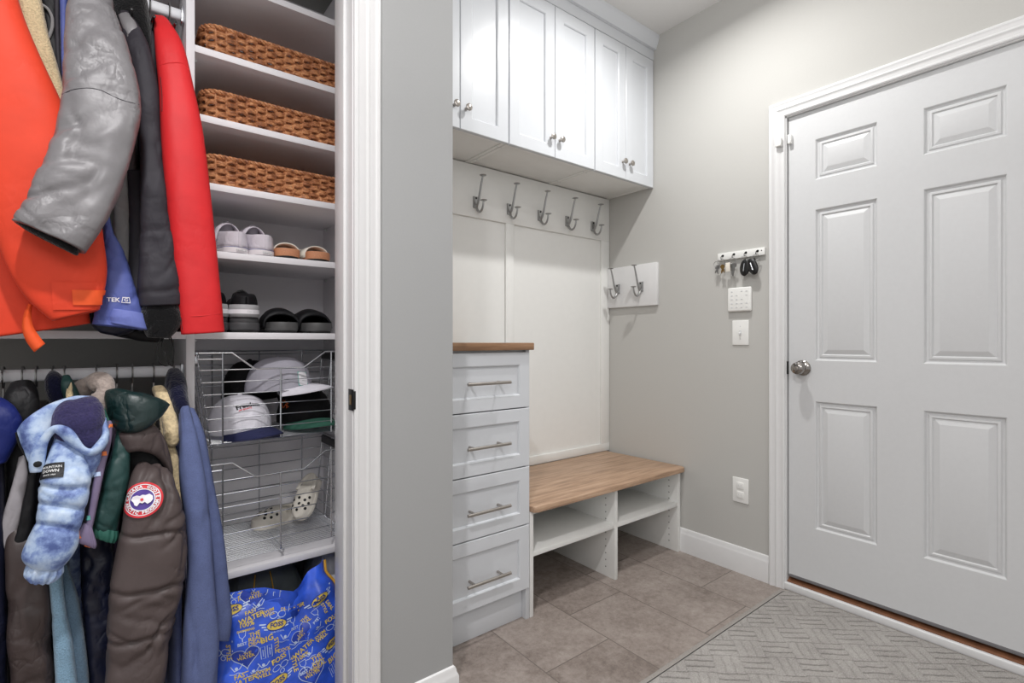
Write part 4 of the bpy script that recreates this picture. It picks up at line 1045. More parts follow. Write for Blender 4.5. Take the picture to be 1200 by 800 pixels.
# ================================================================== bags on the closet floor
t = thing('tote_bag', 'blue bag printed with yellow swim lettering under the wire baskets', 'bag', (.40, 1.60, 0))
rows = []; N = 72
BX = [(0, .205, .600, .19), (.06, .20, .605, .20), (.15, .205, .598, .20), (.25, .215, .578, .18), (.33, .225, .545, .15), (.385, .232, .515, .12)]
for j in range(31):
    z = .408 * j / 30
    x0, x1, dp = interp(BX, min(z, .385)); rg = []
    for k in range(N):
        q = 2 * PI * k / N; cs, sn = math.cos(q), math.sin(q)
        px_ = math.copysign(abs(cs) ** .55, cs); py_ = math.copysign(abs(sn) ** .55, sn)
        X = (x0 + x1) / 2 + px_ * (x1 - x0) / 2; Y = 1.62 + py_ * dp / 2
        tz = z + (z / .408) ** 3 * ((.020 * max(0, (X - .43) / .1) - .034 * math.exp(-((X - .410) / .05) ** 2)) * min(1, max(0, (.55 - sn) / .9)) - .11 * min(1, max(0, (sn + .1) / .6)))
        wv = noise.noise(Vector((X * 9 + z * 5, z * 7, 2 if sn < 0 else 5))) * .018 + noise.noise(Vector((X * 22 - z * 18, z * 16, 3))) * .010 + .012 * abs(noise.noise(Vector((X * 13 + z * 20, z * 11 - X * 6, 8)))) - .022 * math.exp(-((X - .41 - (z - .2) * .25) / .022) ** 2)
        rg.append(Vector((X, Y + wv * (-1 if sn < 0 else 1) * -1 * min(1, z / .03) if False else Y - wv * (1 if sn < 0 else -1) * min(1, z / .05), tz)))
    rows.append(rg)
bag = MB(); bag.grid(rows, True); bag.f.append(tuple(range(N))[::-1])
inn = []
for s_, dz in ((.97, -.004), (.95, -.08), (.6, -.10)):
    cx_ = sum((p.x for p in rows[-1])) / N; inn.append([Vector((cx_ + (p.x - cx_) * s_, 1.62 + (p.y - 1.62) * s_, p.z + dz)) for p in rows[-1]])
bg = MB(); bg.v = list(bag.v); bg.f = list(bag.f); o0 = len(bg.v) - N
bg.add([v for r in inn for v in r], [(i * N + k, i * N + (k + 1) % N, (i + 1) * N + (k + 1) % N, (i + 1) * N + k) for i in range(2) for k in range(N)])
for k in range(N): bg.f.append((o0 + k, o0 + (k + 1) % N, o0 + N + (k + 1) % N, o0 + N + k))
bg.f.append(tuple(range(len(bg.v) - N, len(bg.v))))
bv = bag.bvh()
Y_, W_, B_, DB_ = MB(), MB(), MB(), MB()
def dd(u, v): return Decal(bv, u, v, .015)
def btxt(u, v, s, px, rot=0, mb=Y_): dd(u, v).text(mb, s, px * .0027, math.radians(rot), .0012, bold=.022)
def wing(u, v, rot=0, sc_=1):
    d = dd(u, v); r = math.radians(rot)
    d.disc(Y_, .027 * sc_, .0135 * sc_, r, .0012); d.line(B_, [(.027 * sc_ * math.cos(k * PI / 12), .0135 * sc_ * math.sin(k * PI / 12)) for k in range(24)], .002, r, .0018, closed=True)
    d.text(B_, 'FOSS', .0165 * sc_, r, .0024, bold=.03)
    for k in range(3):
        for sd in (-1, 1): d.line(W_, [(sd * (.029 - k * .003) * sc_, (.006 - k * .007) * sc_), (sd * (.046 - k * .006) * sc_, (.008 - k * .007) * sc_)], .0034 * sc_, r, .0012)
    d.text(W_, 'SWIM SCHOOL', .0055 * sc_, r, .0012, 0, -.018 * sc_, .01)
def heart(u, v, rot=0, sc_=1):
    d = dd(u, v); r = math.radians(rot); pts = []
    for k in range(36):
        a = 2 * PI * k / 36; pts.append((16 * math.sin(a) ** 3 * .0022 * sc_, (13 * math.cos(a) - 5 * math.cos(2 * a) - 2 * math.cos(3 * a) - math.cos(4 * a)) * .00205 * sc_))
    vs = [(0, 0)] + pts; fs = [(0, 1 + k, 1 + (k + 1) % 36) for k in range(36)]
    d.put(DB_, vs, fs, r, .0008); d.line(W_, pts, .0018 * sc_, r, .0014, closed=True); d.text(Y_, 'LOVE\nWATER', .0125 * sc_, r, .0020, 0, .002, .015)
def goggles(u, v, rot=0):
    d = dd(u, v); r = math.radians(rot)
    for cx_ in (-.012, .010): d.line(W_, [(cx_ + .0105 * math.cos(k * PI / 10), .0085 * math.sin(k * PI / 10)) for k in range(20)], .0018, r, .0012, closed=True)
    d.line(W_, [(.002 + .006 * math.cos(k * PI / 8), -.016 + .006 * math.sin(k * PI / 8)) for k in range(16)], .0018, r, .0012, closed=True)
    d.line(W_, [(.020, .002), (.028, -.002), (.029, .028)], .0018, r, .0012)
def trophy(u, v, rot=0):
    d = dd(u, v); r = math.radians(rot)
    d.line(W_, [(-.009, .014), (.009, .014), (.007, .002), (0, -.004), (-.007, .002)], .0018, r, .0012, closed=True); d.line(W_, [(0, -.004), (0, -.012)], .0022, r, .0012)
    d.text(W_, 'BEST', .011, r, .0012, 0, -.018, .03)
def gloves(u, v, rot=0):
    d = dd(u, v); r = math.radians(rot)
    for cx_ in (-.008, .009): d.line(W_, [(cx_ - .006, -.018), (cx_ + .005, -.018), (cx_ + .006, .016), (cx_ - .005, .016)], .0017, r, .0012, closed=True); d.line(W_, [(cx_, -.012), (cx_, .008), (cx_ + .004, .003)], .0016, r, .0012)
def swimmer(u, v, rot=0):
    d = dd(u, v); r = math.radians(rot)
    d.disc(W_, .004, .004, r, .0012, 0, 0); d.line(W_, [(-.014, .008), (-.004, -.006), (.008, -.002), (.016, .010)], .002, r, .0012); d.line(W_, [(-.016, -.010), (-.006, -.013), (.004, -.010), (.014, -.013)], .0016, r, .0012)
for a in ((324, 731, -8), (390, 751, 22), (326, 797, 14), (375, 702, 35), (271, 714, 8)): wing(*a)
for a in ((298, 697, 5), (288, 768, 8), (354, 742, 32, .85), (366, 788, 10)): heart(*a)
for a in ((294, 716, 'FAST', 5.2, 8), (295, 723, 'WATER', 7, 8), (283, 791, 'FAST', 6, 6), (285, 798, 'WATER', 7.5, 6), (356, 759, 'WATER', 7, 28), (347, 710, 'WATER', 6, -8), (289, 731, '100%', 6.5, 4), (288, 738, 'SWIMMING', 3.2, 4),
          (355, 768, '100%', 6, 20), (345, 717, '100%', 5, -10), (299, 747, 'THE\nREAL\nDEAL', 5.6, 6), (373, 774, 'THE\nREAL\nDEAL', 6, 18), (358, 726, 'THE\nREAL', 4.6, 40), (313, 748, 'BIG', 8, 8), (390, 770, 'BIG', 8, 20), (323, 684, 'BIG', 5.5, 0), (309, 685, 'DEAL', 4.5, 0), (292, 684, 'STYLE', 4.5, 0),
          (324, 755, 'STYLE', 6, -85), (281, 694, 'STYLE', 6, -88), (345, 777, 'STYLE', 6, -80), (268, 764, 'STYLE', 6.5, -88), (327, 771, 'FOSS', 7.2, 10), (388, 724, 'FOSS', 6.5, 20), (309, 788, 'SWIM\nWELL', 5.5, 10), (376, 744, 'SWIM\nWELL', 5, 30), (315, 717, 'SWIM\nWELL', 4.4, 6), (333, 760, 'COOL', 5, -8), (380, 712, 'STYLE', 4.5, -70), (335, 712, 'DEAL', 4.6, -6), (386, 708, 'DEAL', 5, -62)): btxt(a[0], a[1], a[2], a[3], a[4])
for a in ((329, 779, 8), (391, 731, 22), (326, 719, -10), (260, 764, 6), (272, 698, 8)): goggles(*a)
for a in ((284, 746, 4), (343, 728, -6), (356, 779, 18), (371, 718, 40)): trophy(*a)
for a in ((312, 762, 6), (391, 782, 18), (324, 694, -4)): gloves(*a)
for a in ((309, 778, 0), (372, 734, 30), (346, 752, 25), (277, 783, 0), (303, 708, 0), (334, 745, -10), (362, 765, 20), (297, 785, 0)): swimmer(*a)
obj('bag_body', bg, M['bagblue'], t, smooth=70, prints=[(Y_, M['yel']), (W_, M['inkw']), (B_, M['inkb']), (DB_, M['inkdb'])])
eg = [rows[j][68] + Vector((.004, -.004, 0)) for j in range(31)]
obj('yellow_binding', MB().tube(eg, .004, 8), M['yelt'], t)
# grey tote behind
gt = thing('tote_bag', 'dark grey bag with yellow trim slumped behind the blue bag', 'bag', (.38, 1.86, 0))
def slump(x0, x1, y0, y1, h, seed, top=.6):
    rows = []; N = 48
    for j in range(25):
        f = j / 24; z = h * f; rg = []
        sq = 1 if f < .6 else 1 - (1 - top) * ((f - .6) / .4) ** 2
        for k in range(N):
            q = 2 * PI * k / N; cs, sn = math.cos(q), math.sin(q)
            d = 1 + .16 * noise.noise(Vector((cs * 2.2, sn * 2.2 + seed, z * 9))) + .07 * noise.noise(Vector((cs * 6, sn * 6 + seed, z * 22)))
            rg.append(Vector(((x0 + x1) / 2 + math.copysign(abs(cs) ** .7, cs) * (x1 - x0) / 2 * d * sq, (y0 + y1) / 2 + math.copysign(abs(sn) ** .7, sn) * (y1 - y0) / 2 * d * sq, z + .02 * f * noise.noise(Vector((cs * 2, sn * 2, seed))))))
        rows.append(rg)
    mb = MB(); mb.grid(rows, True); mb.f += [tuple(range(N))[::-1], tuple(range(24 * N, 25 * N))]; return mb
gm = slump(.24, .52, 1.76, 1.97, .372, 4); obj('bag_body', gm, M['baggrey'], gt, smooth=70)
bv2 = gm.bvh(); ln = MB(); 
for (x, a) in ((.33, .03), (.42, -.02)):
    ps = []
    for k in range(14):
        z = .18 + k * .013; h = bv2.ray_cast(Vector((x + a * k / 14, 1.5, z)), Vector((0, 1, 0)))
        if h[0] is not None: ps.append(h[0] + Vector((0, -.002, 0)))
    if len(ps) > 2: ln.tube(ps, .005, 8, flat=.4)
obj('yellow_trim', ln, M['yelt'], gt)
tag(obj('plastic_bag', slump(.545, .645, 1.74, 1.98, .375, 9, .5), M['bagw'], smooth=70), 'crumpled white plastic bag beside the blue bag, half hidden by the jamb', 'bag')

# ================================================================== upper garments
def coat(name, label, cat, x, z, group='jackets on the upper rod'): return thing(name, label, cat, (x, RODY, z), group)
UG, LG = 'clothes on the upper rod', 'clothes on the lower rod'
TOPZ = RZ2 - .075
# orange jacket
t = coat('shell_jacket', 'bright orange jacket hanging at the far left of the upper rod', 'jacket', UX[0], 1.10)
obj('torso', loft(R_('-160 -90 -20 -80 1.56 .05; -150 20 20 20 1.54 .06; -130 150 70 150 1.525 .06; -110 270 96 270 1.52 .06; -95 350 103 345 1.515 .06; -88 405 106 378 1.515 .06'), wr=.006, fx=5, fz=3, seed=2), M['orange'], t, smooth=180)
om = loft(R_('-110 -90 -8 -80 1.50 .06; -95 -20 14 -20 1.475 .10; -70 60 44 60 1.46 .12; -45 150 85 150 1.45 .12; -20 230 112 230 1.445 .11; 3 300 124 296 1.44 .095; 26 344 125 330 1.437 .08; 60 375 117 362 1.435 .062'), wr=.007, fx=5, fz=6, seed=3, shear=1.2, crease=.3)
sl = obj('sleeve', om, M['orange'], t, smooth=180)
bv = om.bvh()
d = Decal(bv, 95, 346, .02); w = MB(); d.rect(w, .115, .058, .05, .003, .012, 0); obj('cuff_band', w, M['orange'], t, smooth=60)
d = Decal(bv, 106, 348, .02); w = MB(); d.rect(w, .060, .032, .07, .006, .0, 0); obj('cuff_tab', w, M['orange2'], t, smooth=60)
stp = MB(); L_ = [at(*q, 1.448) for q in ((33, 355), (27, 370), (26, 386), (31, 400), (40, 412))]; R2 = [at(*q, 1.448) for q in ((38, 357), (37, 370), (39, 382), (46, 393), (53, 402))]
L_, R2 = spline(L_, 4), spline(R2, 4); stp.grid([[a, (a + b_) / 2 + Vector((0, -.004, 0)), b_] for a, b_ in zip(L_, R2)]); solid(obj('hem_strap', stp, M['orange2'], t, smooth=60), .004)
# cream fleece
t = coat('fleece_jacket', 'cream fleece jacket squeezed behind the orange jacket', 'jacket', UX[1], 1.15)
obj('torso', torso(UX[1], TOPZ, 1.17, 1.58, 1.96, .04, 1), M['cream'], t, smooth=180)
obj('sleeve', loft(R_('2 -70 32 -75 1.60 .05; 18 -12 46 -12 1.565 .06; 28 40 57 40 1.55 .06; 44 90 70 86 1.545 .06; 55 150 84 150 1.54 .06; 68 240 96 240 1.54 .06'), wr=.004, fx=12, fz=12, seed=4), M['cream'], t, smooth=180)
# black one with grey piping, dark strip
t = coat('zip_jacket', 'black jacket with grey piping between the cream fleece and periwinkle jacket', 'jacket', -.052, 1.16)
obj('torso', torso(-.052, TOPZ, 1.16, 1.60, 1.95, .034, 5), M['black'], t, smooth=180)
obj('sleeve', loft(R_('36 -60 66 -60 1.63 .05; 46 0 69 0 1.60 .05; 54 50 70 50 1.59 .05; 62 110 76 110 1.585 .05; 78 200 100 200 1.58 .05'), wr=.004, seed=5), M['black'], t, smooth=180)
obj('piping', MB().tube(spline([at(*q, 1.572) for q in ((48, 4), (56, 10), (61, 20), (61, 32), (57, 44))], 5), .0032, 8), M['greyslb'], t)
obj('front_edge', loft(R_('63 -30 70 -30 1.575 .02; 64 20 70 20 1.57 .02; 65 60 71 60 1.565 .02; 68 95 73 95 1.565 .02'), wr=.001, seed=6), M['char'], t, smooth=180)
# periwinkle ski jacket
t = coat('ski_jacket', 'periwinkle blue ski jacket with a white cuff logo behind the grey sleeve', 'jacket', UX[2], 1.13)
obj('torso', torso(-.026, TOPZ, 1.19, 1.60, 1.96, .03, 7), M['peri'], t, smooth=180)
obj('shoulder', loft(R_('66 -60 78 -60 1.60 .04; 70 0 80 0 1.575 .04; 71 40 79 40 1.56 .04; 72 80 78 80 1.555 .03; 76 130 88 130 1.55 .03'), wr=.002, seed=8), M['peri'], t, smooth=180)
pm = loft(R_('88 130 102 130 1.54 .05; 104 200 120 200 1.525 .06; 118 255 130 262 1.51 .06; 120 300 147 298 1.50 .065; 117 335 158 334 1.495 .07; 112 360 167 360 1.49 .07; 108 379 172 385 1.488 .06'), wr=.007, fx=10, fz=8, seed=9, crease=.9)
obj('sleeve', pm, M['peri'], t, smooth=180)
bv = pm.bvh(); d = Decal(bv, 138, 351, .012); w = MB(); d.text(w, 'TEK', .0135, -.02, .002, -.008, 0, .02); q_ = Decal(bv, 147, 351, .01); q_.line(w, [(-.007, -.006), (.009, -.006), (.007, .006), (-.005, .006)], .002, 0, .002, closed=True); q_.text(w, 'G', .011, 0, .002, .001, 0, .02); obj('cuff_logo', w, M['pw'], t, smooth=0)
cf = loft(R_('128 362 169 368 1.484 .07; 127 370 171 376 1.482 .073; 128 378 173 386 1.481 .068'), wr=.002, seed=10, sub=4); obj('cuff_flap', cf, M['peril'], t, smooth=180)
obj('hem', loft(R_('104 372 160 380 1.53 .07; 106 380 156 388 1.528 .06; 116 388 140 392 1.526 .04'), wr=.003, seed=11), M['navy'], t, smooth=180)
# grey jacket
t = coat('nylon_jacket', 'grey nylon jacket with its sleeve folded out over the orange jacket', 'jacket', UX[3], 1.12)
obj('torso', torso(UX[3], TOPZ, 1.18, 1.59, 1.97, .04, 12), M['greysl'], t, smooth=180)
gm = loft(R_('96 -75 128 -75 1.57 .05; 86 -30 126 -25 1.52 .09; 79 25 140 28 1.465 .12; 74 75 155 75 1.425 .13; 72 110 166 122 1.405 .13; 60 160 160 160 1.39 .125; 42 205 147 208 1.375 .12; 24 240 124 258 1.365 .11; 15 258 100 296 1.36 .095'), wr=.009, fx=8, fz=9, seed=13, crease=1.0, shear=1.0, n=72, sub=12, seams=[4.0], seam_d=.003)
obj('sleeve', gm, M['greysl'], t, smooth=180)
bv = gm.bvh(); w = MB()
pts = []
for (u, v) in ((73, 110), (84, 105), (96, 103), (108, 103), (120, 106), (132, 112), (144, 117), (155, 120), (163, 122)):
    h = bv.ray_cast(CAM, ray(u, v).normalized())
    if h[0] is not None: pts.append(h[0])
obj('seam', MB().tube(spline(pts, 4), .0008, 6), M['char'], t)
obj('cuff_lining', loft(R_('20 257 94 291 1.366 .078; 22 262 92 297 1.364 .07; 26 266 90 299 1.364 .05'), wr=.001, seed=14, sub=4), M['blackfl'], t, smooth=180)
obj('front_edge', loft(R_('130 190 148 180 1.555 .03; 132 225 151 225 1.55 .04; 133 270 152 270 1.548 .04; 134 308 151 308 1.546 .03'), wr=.004, fx=14, seed=15), M['greyslb'], t, smooth=180)
# charcoal jacket
t = coat('winter_jacket', 'charcoal winter jacket with black gloves cuffs, left of the red jacket', 'jacket', UX[4], 1.10)
t['label'] = 'charcoal winter jacket with a black hood, hanging just left of the red jacket'
obj('torso', torso(UX[4], TOPZ, 1.135, 1.59, 1.97, .04, 16), M['char'], t, smooth=180)
cmesh = loft(R_('140 18 153 18 1.60 .05; 142 38 165 34 1.575 .07; 152 70 178 66 1.545 .085; 159 120 187 120 1.53 .09; 163 180 192 180 1.515 .09; 164 230 197 230 1.50 .095; 163 272 203 270 1.495 .10; 162 310 209 305 1.49 .10; 161 340 213 335 1.485 .105; 163 358 214 356 1.485 .095'), wr=.007, fx=9, fz=10, seed=17, crease=.7, n=60, sub=9, seams=[6.0, 8.2], seam_d=.006)
obj('sleeve', cmesh, M['char'], t, smooth=180)
obj('inner_cuff', loft(R_('168 356 208 356 1.488 .075; 163 368 213 368 1.487 .085; 166 382 212 380 1.487 .08; 172 394 200 395 1.488 .05'), wr=.006, fx=14, seed=18), M['blackfl'], t, smooth=180)
obj('hood', loft(R_('118 -40 150 -40 1.68 .06; 122 -8 168 -10 1.65 .09; 130 20 175 18 1.63 .1; 140 45 178 42 1.62 .09; 152 80 182 78 1.61 .07; 162 140 190 140 1.60 .06; 172 220 196 220 1.60 .05'), wr=.006, seed=19), M['blackfl'], t, smooth=180)
obj('collar', loft(R_('139 20 152 17 1.575 .03; 143 32 160 28 1.56 .035; 150 48 166 44 1.55 .03'), wr=.002, seed=20), M['greysl'], t, smooth=180)
obj('front_panel', loft(R_('148 200 166 200 1.555 .04; 150 250 168 250 1.55 .05; 150 310 168 310 1.548 .05; 148 358 168 362 1.548 .05'), wr=.004, seed=21), M['char'], t, smooth=180)
obj('lower_hem', loft(R_('108 376 185 378 1.60 .06; 112 385 190 390 1.595 .07; 145 394 192 398 1.59 .06; 160 398 185 400 1.59 .03'), wr=.004, seed=22), M['black'], t, smooth=180)
w = MB()
for off, k in ((0, 1), (8, -1)):
    pts = [(192 + off * .3, 388), (190 + off * .5 - 4, 402), (184 + off * 1.1, 414), (187 + off * 1.2, 424), (195 + off * .9, 428), (203 - (8 - off) * .2, 422), (202 + off * .2, 408), (197 + off * .3, 392)]
    w.tube(spline([at(a, b_, 1.53 + .006 * (off > 0)) for a, b_ in pts], 5), .0016, 7)
obj('drawcord', w, M['blackp'], t)
# red jacket
t = coat('shell_jacket', 'bright red jacket hanging against the white divider', 'jacket', UX[5], 1.10)
obj('torso', torso(.128, TOPZ - .0, 1.145, 1.60, 1.96, .03, 23), M['red'], t, smooth=180)
rm = loft(R_('181 22 194 22 1.62 .03; 181 32 202 32 1.59 .06; 182 60 216 58 1.55 .09; 186 110 228 108 1.52 .10; 189 170 240 170 1.50 .10; 195 240 248 240 1.49 .10; 203 310 255 310 1.485 .10; 209 360 260 358 1.48 .10; 212 391 263 388 1.48 .09'), wr=.004, fx=6, fz=5, seed=24, crease=.25, n=60)
obj('sleeve', rm, M['red'], t, smooth=180)
obj('neck_loop', MB().tube(spline([at(*q, 1.60) for q in ((182, 30), (180, 24), (181, 19), (185, 20), (186, 27))], 4), .004, 8), M['red'], t)
bv = rm.bvh()
def seamline(pp, m_, t, r=.001, nm='seam'):
    o = []
    for (u, v) in pp:
        h = bv.ray_cast(CAM, ray(u, v).normalized())
        if h[0] is not None: o.append(h[0])
    if len(o) > 2: obj(nm, MB().tube(spline(o, 3), r, 6), m_, t)
seamline([(188, 76), (194, 74), (202, 73), (210, 73), (218, 76), (221, 82)], M['red'], t, .0014)
seamline([(212, 370), (225, 370), (240, 369), (255, 367), (259, 367)], M['red'], t, .0012)
seamline([(188, 90), (189, 100), (190, 112), (190, 130)], M['pk'], t, .001, 'zip')
seamline([(213, 372), (213, 379), (214, 386)], M['pk'], t, .001, 'zip')

# ================================================================== lower garments
def lcoat(name, label, cat, u): x = at(u, 430, RODY).x; return thing(name, label, cat, (x, RODY, .2), LG), x
LT = RZ1 - .068
t, x = lcoat('rain_jacket', 'royal blue jacket at the far left of the lower rod', 'jacket', -12)
obj('torso', torso(x, LT, .25, 1.56, 1.95, .05, 30), M['navy'], t, smooth=180)
obj('shoulder', loft(R_('-60 470 6 470 1.50 .05; -60 482 20 480 1.47 .07; -60 496 27 494 1.46 .07; -55 512 22 512 1.46 .06; -50 540 8 540 1.465 .06'), wr=.005, seed=31), M['royal'], t, smooth=180)
obj('sleeve', loft(R_('-60 500 4 510 1.50 .08; -60 600 6 600 1.49 .08; -60 700 8 700 1.49 .08; -60 820 8 820 1.49 .08'), wr=.006, seed=32), M['navy'], t, smooth=180)
t, x = lcoat('winter_jacket', 'pale grey jacket with its lining edge showing at the far left', 'jacket', 22)
obj('torso', torso(x, LT, .25, 1.57, 1.95, .045, 33), M['black'], t, smooth=180)
obj('front_edge', loft(R_('22 535 29 532 1.50 .02; 16 560 33 560 1.495 .03; 4 600 27 598 1.49 .035; -12 640 14 640 1.49 .03; -30 680 2 680 1.49 .02'), wr=.004, seed=34), M['ltgrey'], t, smooth=180)
obj('shoulder', loft(R_('12 452 40 450 1.56 .05; 4 470 46 470 1.53 .07; 4 510 46 510 1.525 .07; 8 560 44 560 1.52 .06; 12 640 40 640 1.515 .05'), wr=.006, seed=35), M['black'], t, smooth=180)
t, x = lcoat('puffer_jacket', 'dark brown puffer jacket at the lower left, beneath the tie-dye sleeve', 'jacket', 46)
obj('torso', torso(x, LT, .25, 1.57, 1.95, .045, 36), M['brownl'], t, smooth=180)
obj('collar', loft(R_('34 555 46 550 1.48 .03; 26 590 42 588 1.475 .035; 20 620 38 620 1.475 .035; 10 650 30 650 1.475 .03'), wr=.008, fx=20, fz=20, seed=37), M['black'], t, smooth=180)
bm2 = loft(R_('10 618 52 612 1.50 .07; 6 650 58 648 1.485 .09; 7 700 60 700 1.48 .095; 9 745 62 745 1.478 .095; 12 790 66 790 1.475 .095; 12 840 68 840 1.475 .09'), wr=.012, fx=7, fz=7, seed=38, crease=1, shear=1.2, n=60, sub=10)
obj('sleeve', bm2, M['brownl'], t, smooth=180)
t, x = lcoat('hooded_jacket', 'navy jacket hood peeking out behind the tie-dye hood', 'jacket', 62)
obj('torso', torso(x, LT, .25, 1.58, 1.95, .04, 39), M['navy'], t, smooth=180)
obj('hood', loft(R_('58 440 68 438 1.62 .05; 52 450 78 448 1.60 .08; 54 462 84 462 1.59 .08; 60 475 86 475 1.59 .06'), wr=.004, seed=40), M['navyd'], t, smooth=180)
obj('hood_edge', loft(R_('73 441 82 440 1.57 .03; 71 452 88 450 1.56 .04; 74 464 94 462 1.56 .04; 80 472 98 470 1.56 .03'), wr=.003, seed=41), M['teal'], t, smooth=180)
obj('neck_lining', loft(R_('78 455 84 455 1.545 .02; 77 462 86 462 1.542 .025; 78 468 84 468 1.542 .02'), wr=.002, seed=42), M['cream'], t, smooth=180)
# pale blue fleece sleeve
t, x = lcoat('fleece_jacket', 'pale blue fleece sleeve hanging straight down below the tie-dye cuff', 'jacket', 76)
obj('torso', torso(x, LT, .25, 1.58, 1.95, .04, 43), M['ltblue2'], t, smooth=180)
obj('sleeve', loft(R_('54 640 72 640 1.475 .05; 57 680 74 680 1.472 .055; 60 715 78 715 1.47 .06; 62 745 84 745 1.468 .065; 64 790 90 790 1.465 .07; 65 840 94 840 1.465 .07'), wr=.004, fx=8, fz=12, seed=44, seams=[2.1], seam_d=.003), M['ltblue'], t, smooth=180)
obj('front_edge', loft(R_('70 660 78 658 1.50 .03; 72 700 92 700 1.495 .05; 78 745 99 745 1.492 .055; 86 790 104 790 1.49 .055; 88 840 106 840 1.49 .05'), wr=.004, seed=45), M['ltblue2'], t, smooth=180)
# tie-dye puffer
t, x = lcoat('puffer_jacket', 'pale blue tie-dye puffer jacket with a navy-lined hood', 'jacket', 92)
obj('torso', torso(x, LT, .30, 1.57, 1.95, .045, 46), M['tiedye'], t, smooth=180)
obj('hood_panel', loft([((20, 503), (40, 550), 1.41, .02), ((28, 492), (47, 528), 1.405, .03), ((45, 480), (57, 505), 1.415, .03), ((65, 470), (64, 492), 1.43, .03), ((90, 463), (84, 474), 1.44, .02), ((110, 464), (106, 470), 1.45, .012)], wr=.004, seed=47, hem=False), M['tiedye'], t, smooth=180)
obj('hood_lining', loft(R_('80 467 112 467 1.47 .03; 66 476 119 475 1.44 .06; 58 492 124 488 1.425 .09; 58 506 125 504 1.42 .09; 74 520 122 520 1.42 .08; 92 530 114 531 1.42 .04'), wr=.007, fx=9, seed=48, hem=False), M['navyl'], t, smooth=180)
obj('hood_rim', MB().tube(spline([at(a, b_, y_) for a, b_, y_ in ((43, 552, 1.40), (44, 535, 1.398), (50, 518, 1.395), (62, 503, 1.39), (75, 505, 1.385), (86, 516, 1.382), (97, 526, 1.38), (108, 529, 1.382), (118, 521, 1.39), (124, 508, 1.40), (121, 490, 1.42))], 6), [.0075 + .002 * math.sin(k * .3) for k in range(61)], 12, flat=1.35), M['tiedye'], t, smooth=180)
obj('hood_under', loft(R_('82 520 120 522 1.415 .05; 86 532 119 534 1.412 .06; 92 545 116 545 1.415 .055; 100 557 111 557 1.42 .03'), wr=.004, seed=49, hem=False), M['tiedye'], t, smooth=180)
obj('snap_flap', loft(R_('38 528 52 528 1.408 .02; 37 540 52 538 1.405 .022; 40 549 49 549 1.405 .016'), wr=.001, seed=50, hem=False), M['tiedye'], t, smooth=180)
obj('snap_button', MB().lathe([(.0005, 0), (.007, 0), (.006, .003), (.0005, .004)], at(44, 543, 1.392), (-.1, -1, 0), 16), M['blackp'], t)
obj('zip', MB().tube(spline([at(*q, 1.408) for q in ((19, 506), (22, 518), (28, 530), (35, 541), (41, 551))], 5), .0022, 6), M['blackm'], t)
tm_ = loft(R_('66 505 90 512 1.43 .06; 58 528 100 532 1.41 .09; 50 552 107 552 1.40 .105; 46 568 106 573 1.395 .11; 44 590 100 598 1.393 .11; 40 613 94 620 1.39 .11; 32 630 92 636 1.388 .115; 25 650 86 648 1.388 .11; 34 662 73 664 1.388 .075'), wr=.006, fx=9, fz=10, seed=51, crease=.6, n=60, sub=12, seams=[3.0, 4.0, 5.0, 7.9], seam_d=.009)
obj('sleeve', tm_, M['tiedye'], t, smooth=180)
obj('cuff', loft(R_('35 655 72 658 1.388 .06; 31 664 73 666 1.387 .07; 29 672 71 672 1.387 .07; 36 679 62 679 1.388 .055'), wr=.003, fx=20, seed=52, gather=(.006, 13), sub=5), M['tiedye'], t, smooth=180)
bv = tm_.bvh(); d = Decal(bv, 60, 551, .015); w = MB(); d.rect(w, .040, .030, .10, .003); obj('sleeve_label', w, M['pk'], t, smooth=0)
w = MB(); d.text(w, 'MOUNTAIN', .0062, .10, .0042, 0, .007, .03); d.text(w, 'DOWN', .008, .10, .0042, 0, -.001, .03); d.text(w, 'SINCE 1966', .0042, .10, .0042, 0, -.009, .02); obj('label_lettering', w, M['plgrey'], t, smooth=0)
# grey beige roll collar
t, x = lcoat('fleece_jacket', 'grey beige fleece with a rolled fluffy collar behind the tie-dye hood', 'jacket', 113)
obj('torso', torso(x, LT - .02, .30, 1.58, 1.95, .035, 53), M['greyfur'], t, smooth=180)
obj('collar', MB().tube(spline([at(a, b_, y_) for a, b_, y_ in ((92, 462, 1.60), (100, 450, 1.58), (112, 446, 1.56), (123, 451, 1.54), (123, 464, 1.53), (117, 473, 1.52), (113, 483, 1.515), (118, 494, 1.52))], 6), [.014 + .008 * math.sin(min(1, k / 20) * PI / 2) + .004 * math.sin(k * .55) for k in range(43)], 14), M['greyfur'], t, smooth=180)
# navy jacket in the middle depth
t, x = lcoat('winter_jacket', 'dark navy jacket hanging in shadow between the blue fleece and the taupe puffer', 'jacket', 126)
obj('torso', torso(x, LT - .02, .20, 1.58, 1.95, .035, 54), M['navy'], t, smooth=180)
obj('sleeve', loft(R_('95 560 130 560 1.53 .05; 94 620 134 620 1.52 .06; 96 680 132 680 1.515 .065; 99 730 132 730 1.512 .07; 104 790 130 790 1.51 .07; 104 840 130 840 1.51 .07'), wr=.012, fx=9, fz=9, seed=55, crease=1), M['navy'], t, smooth=180)
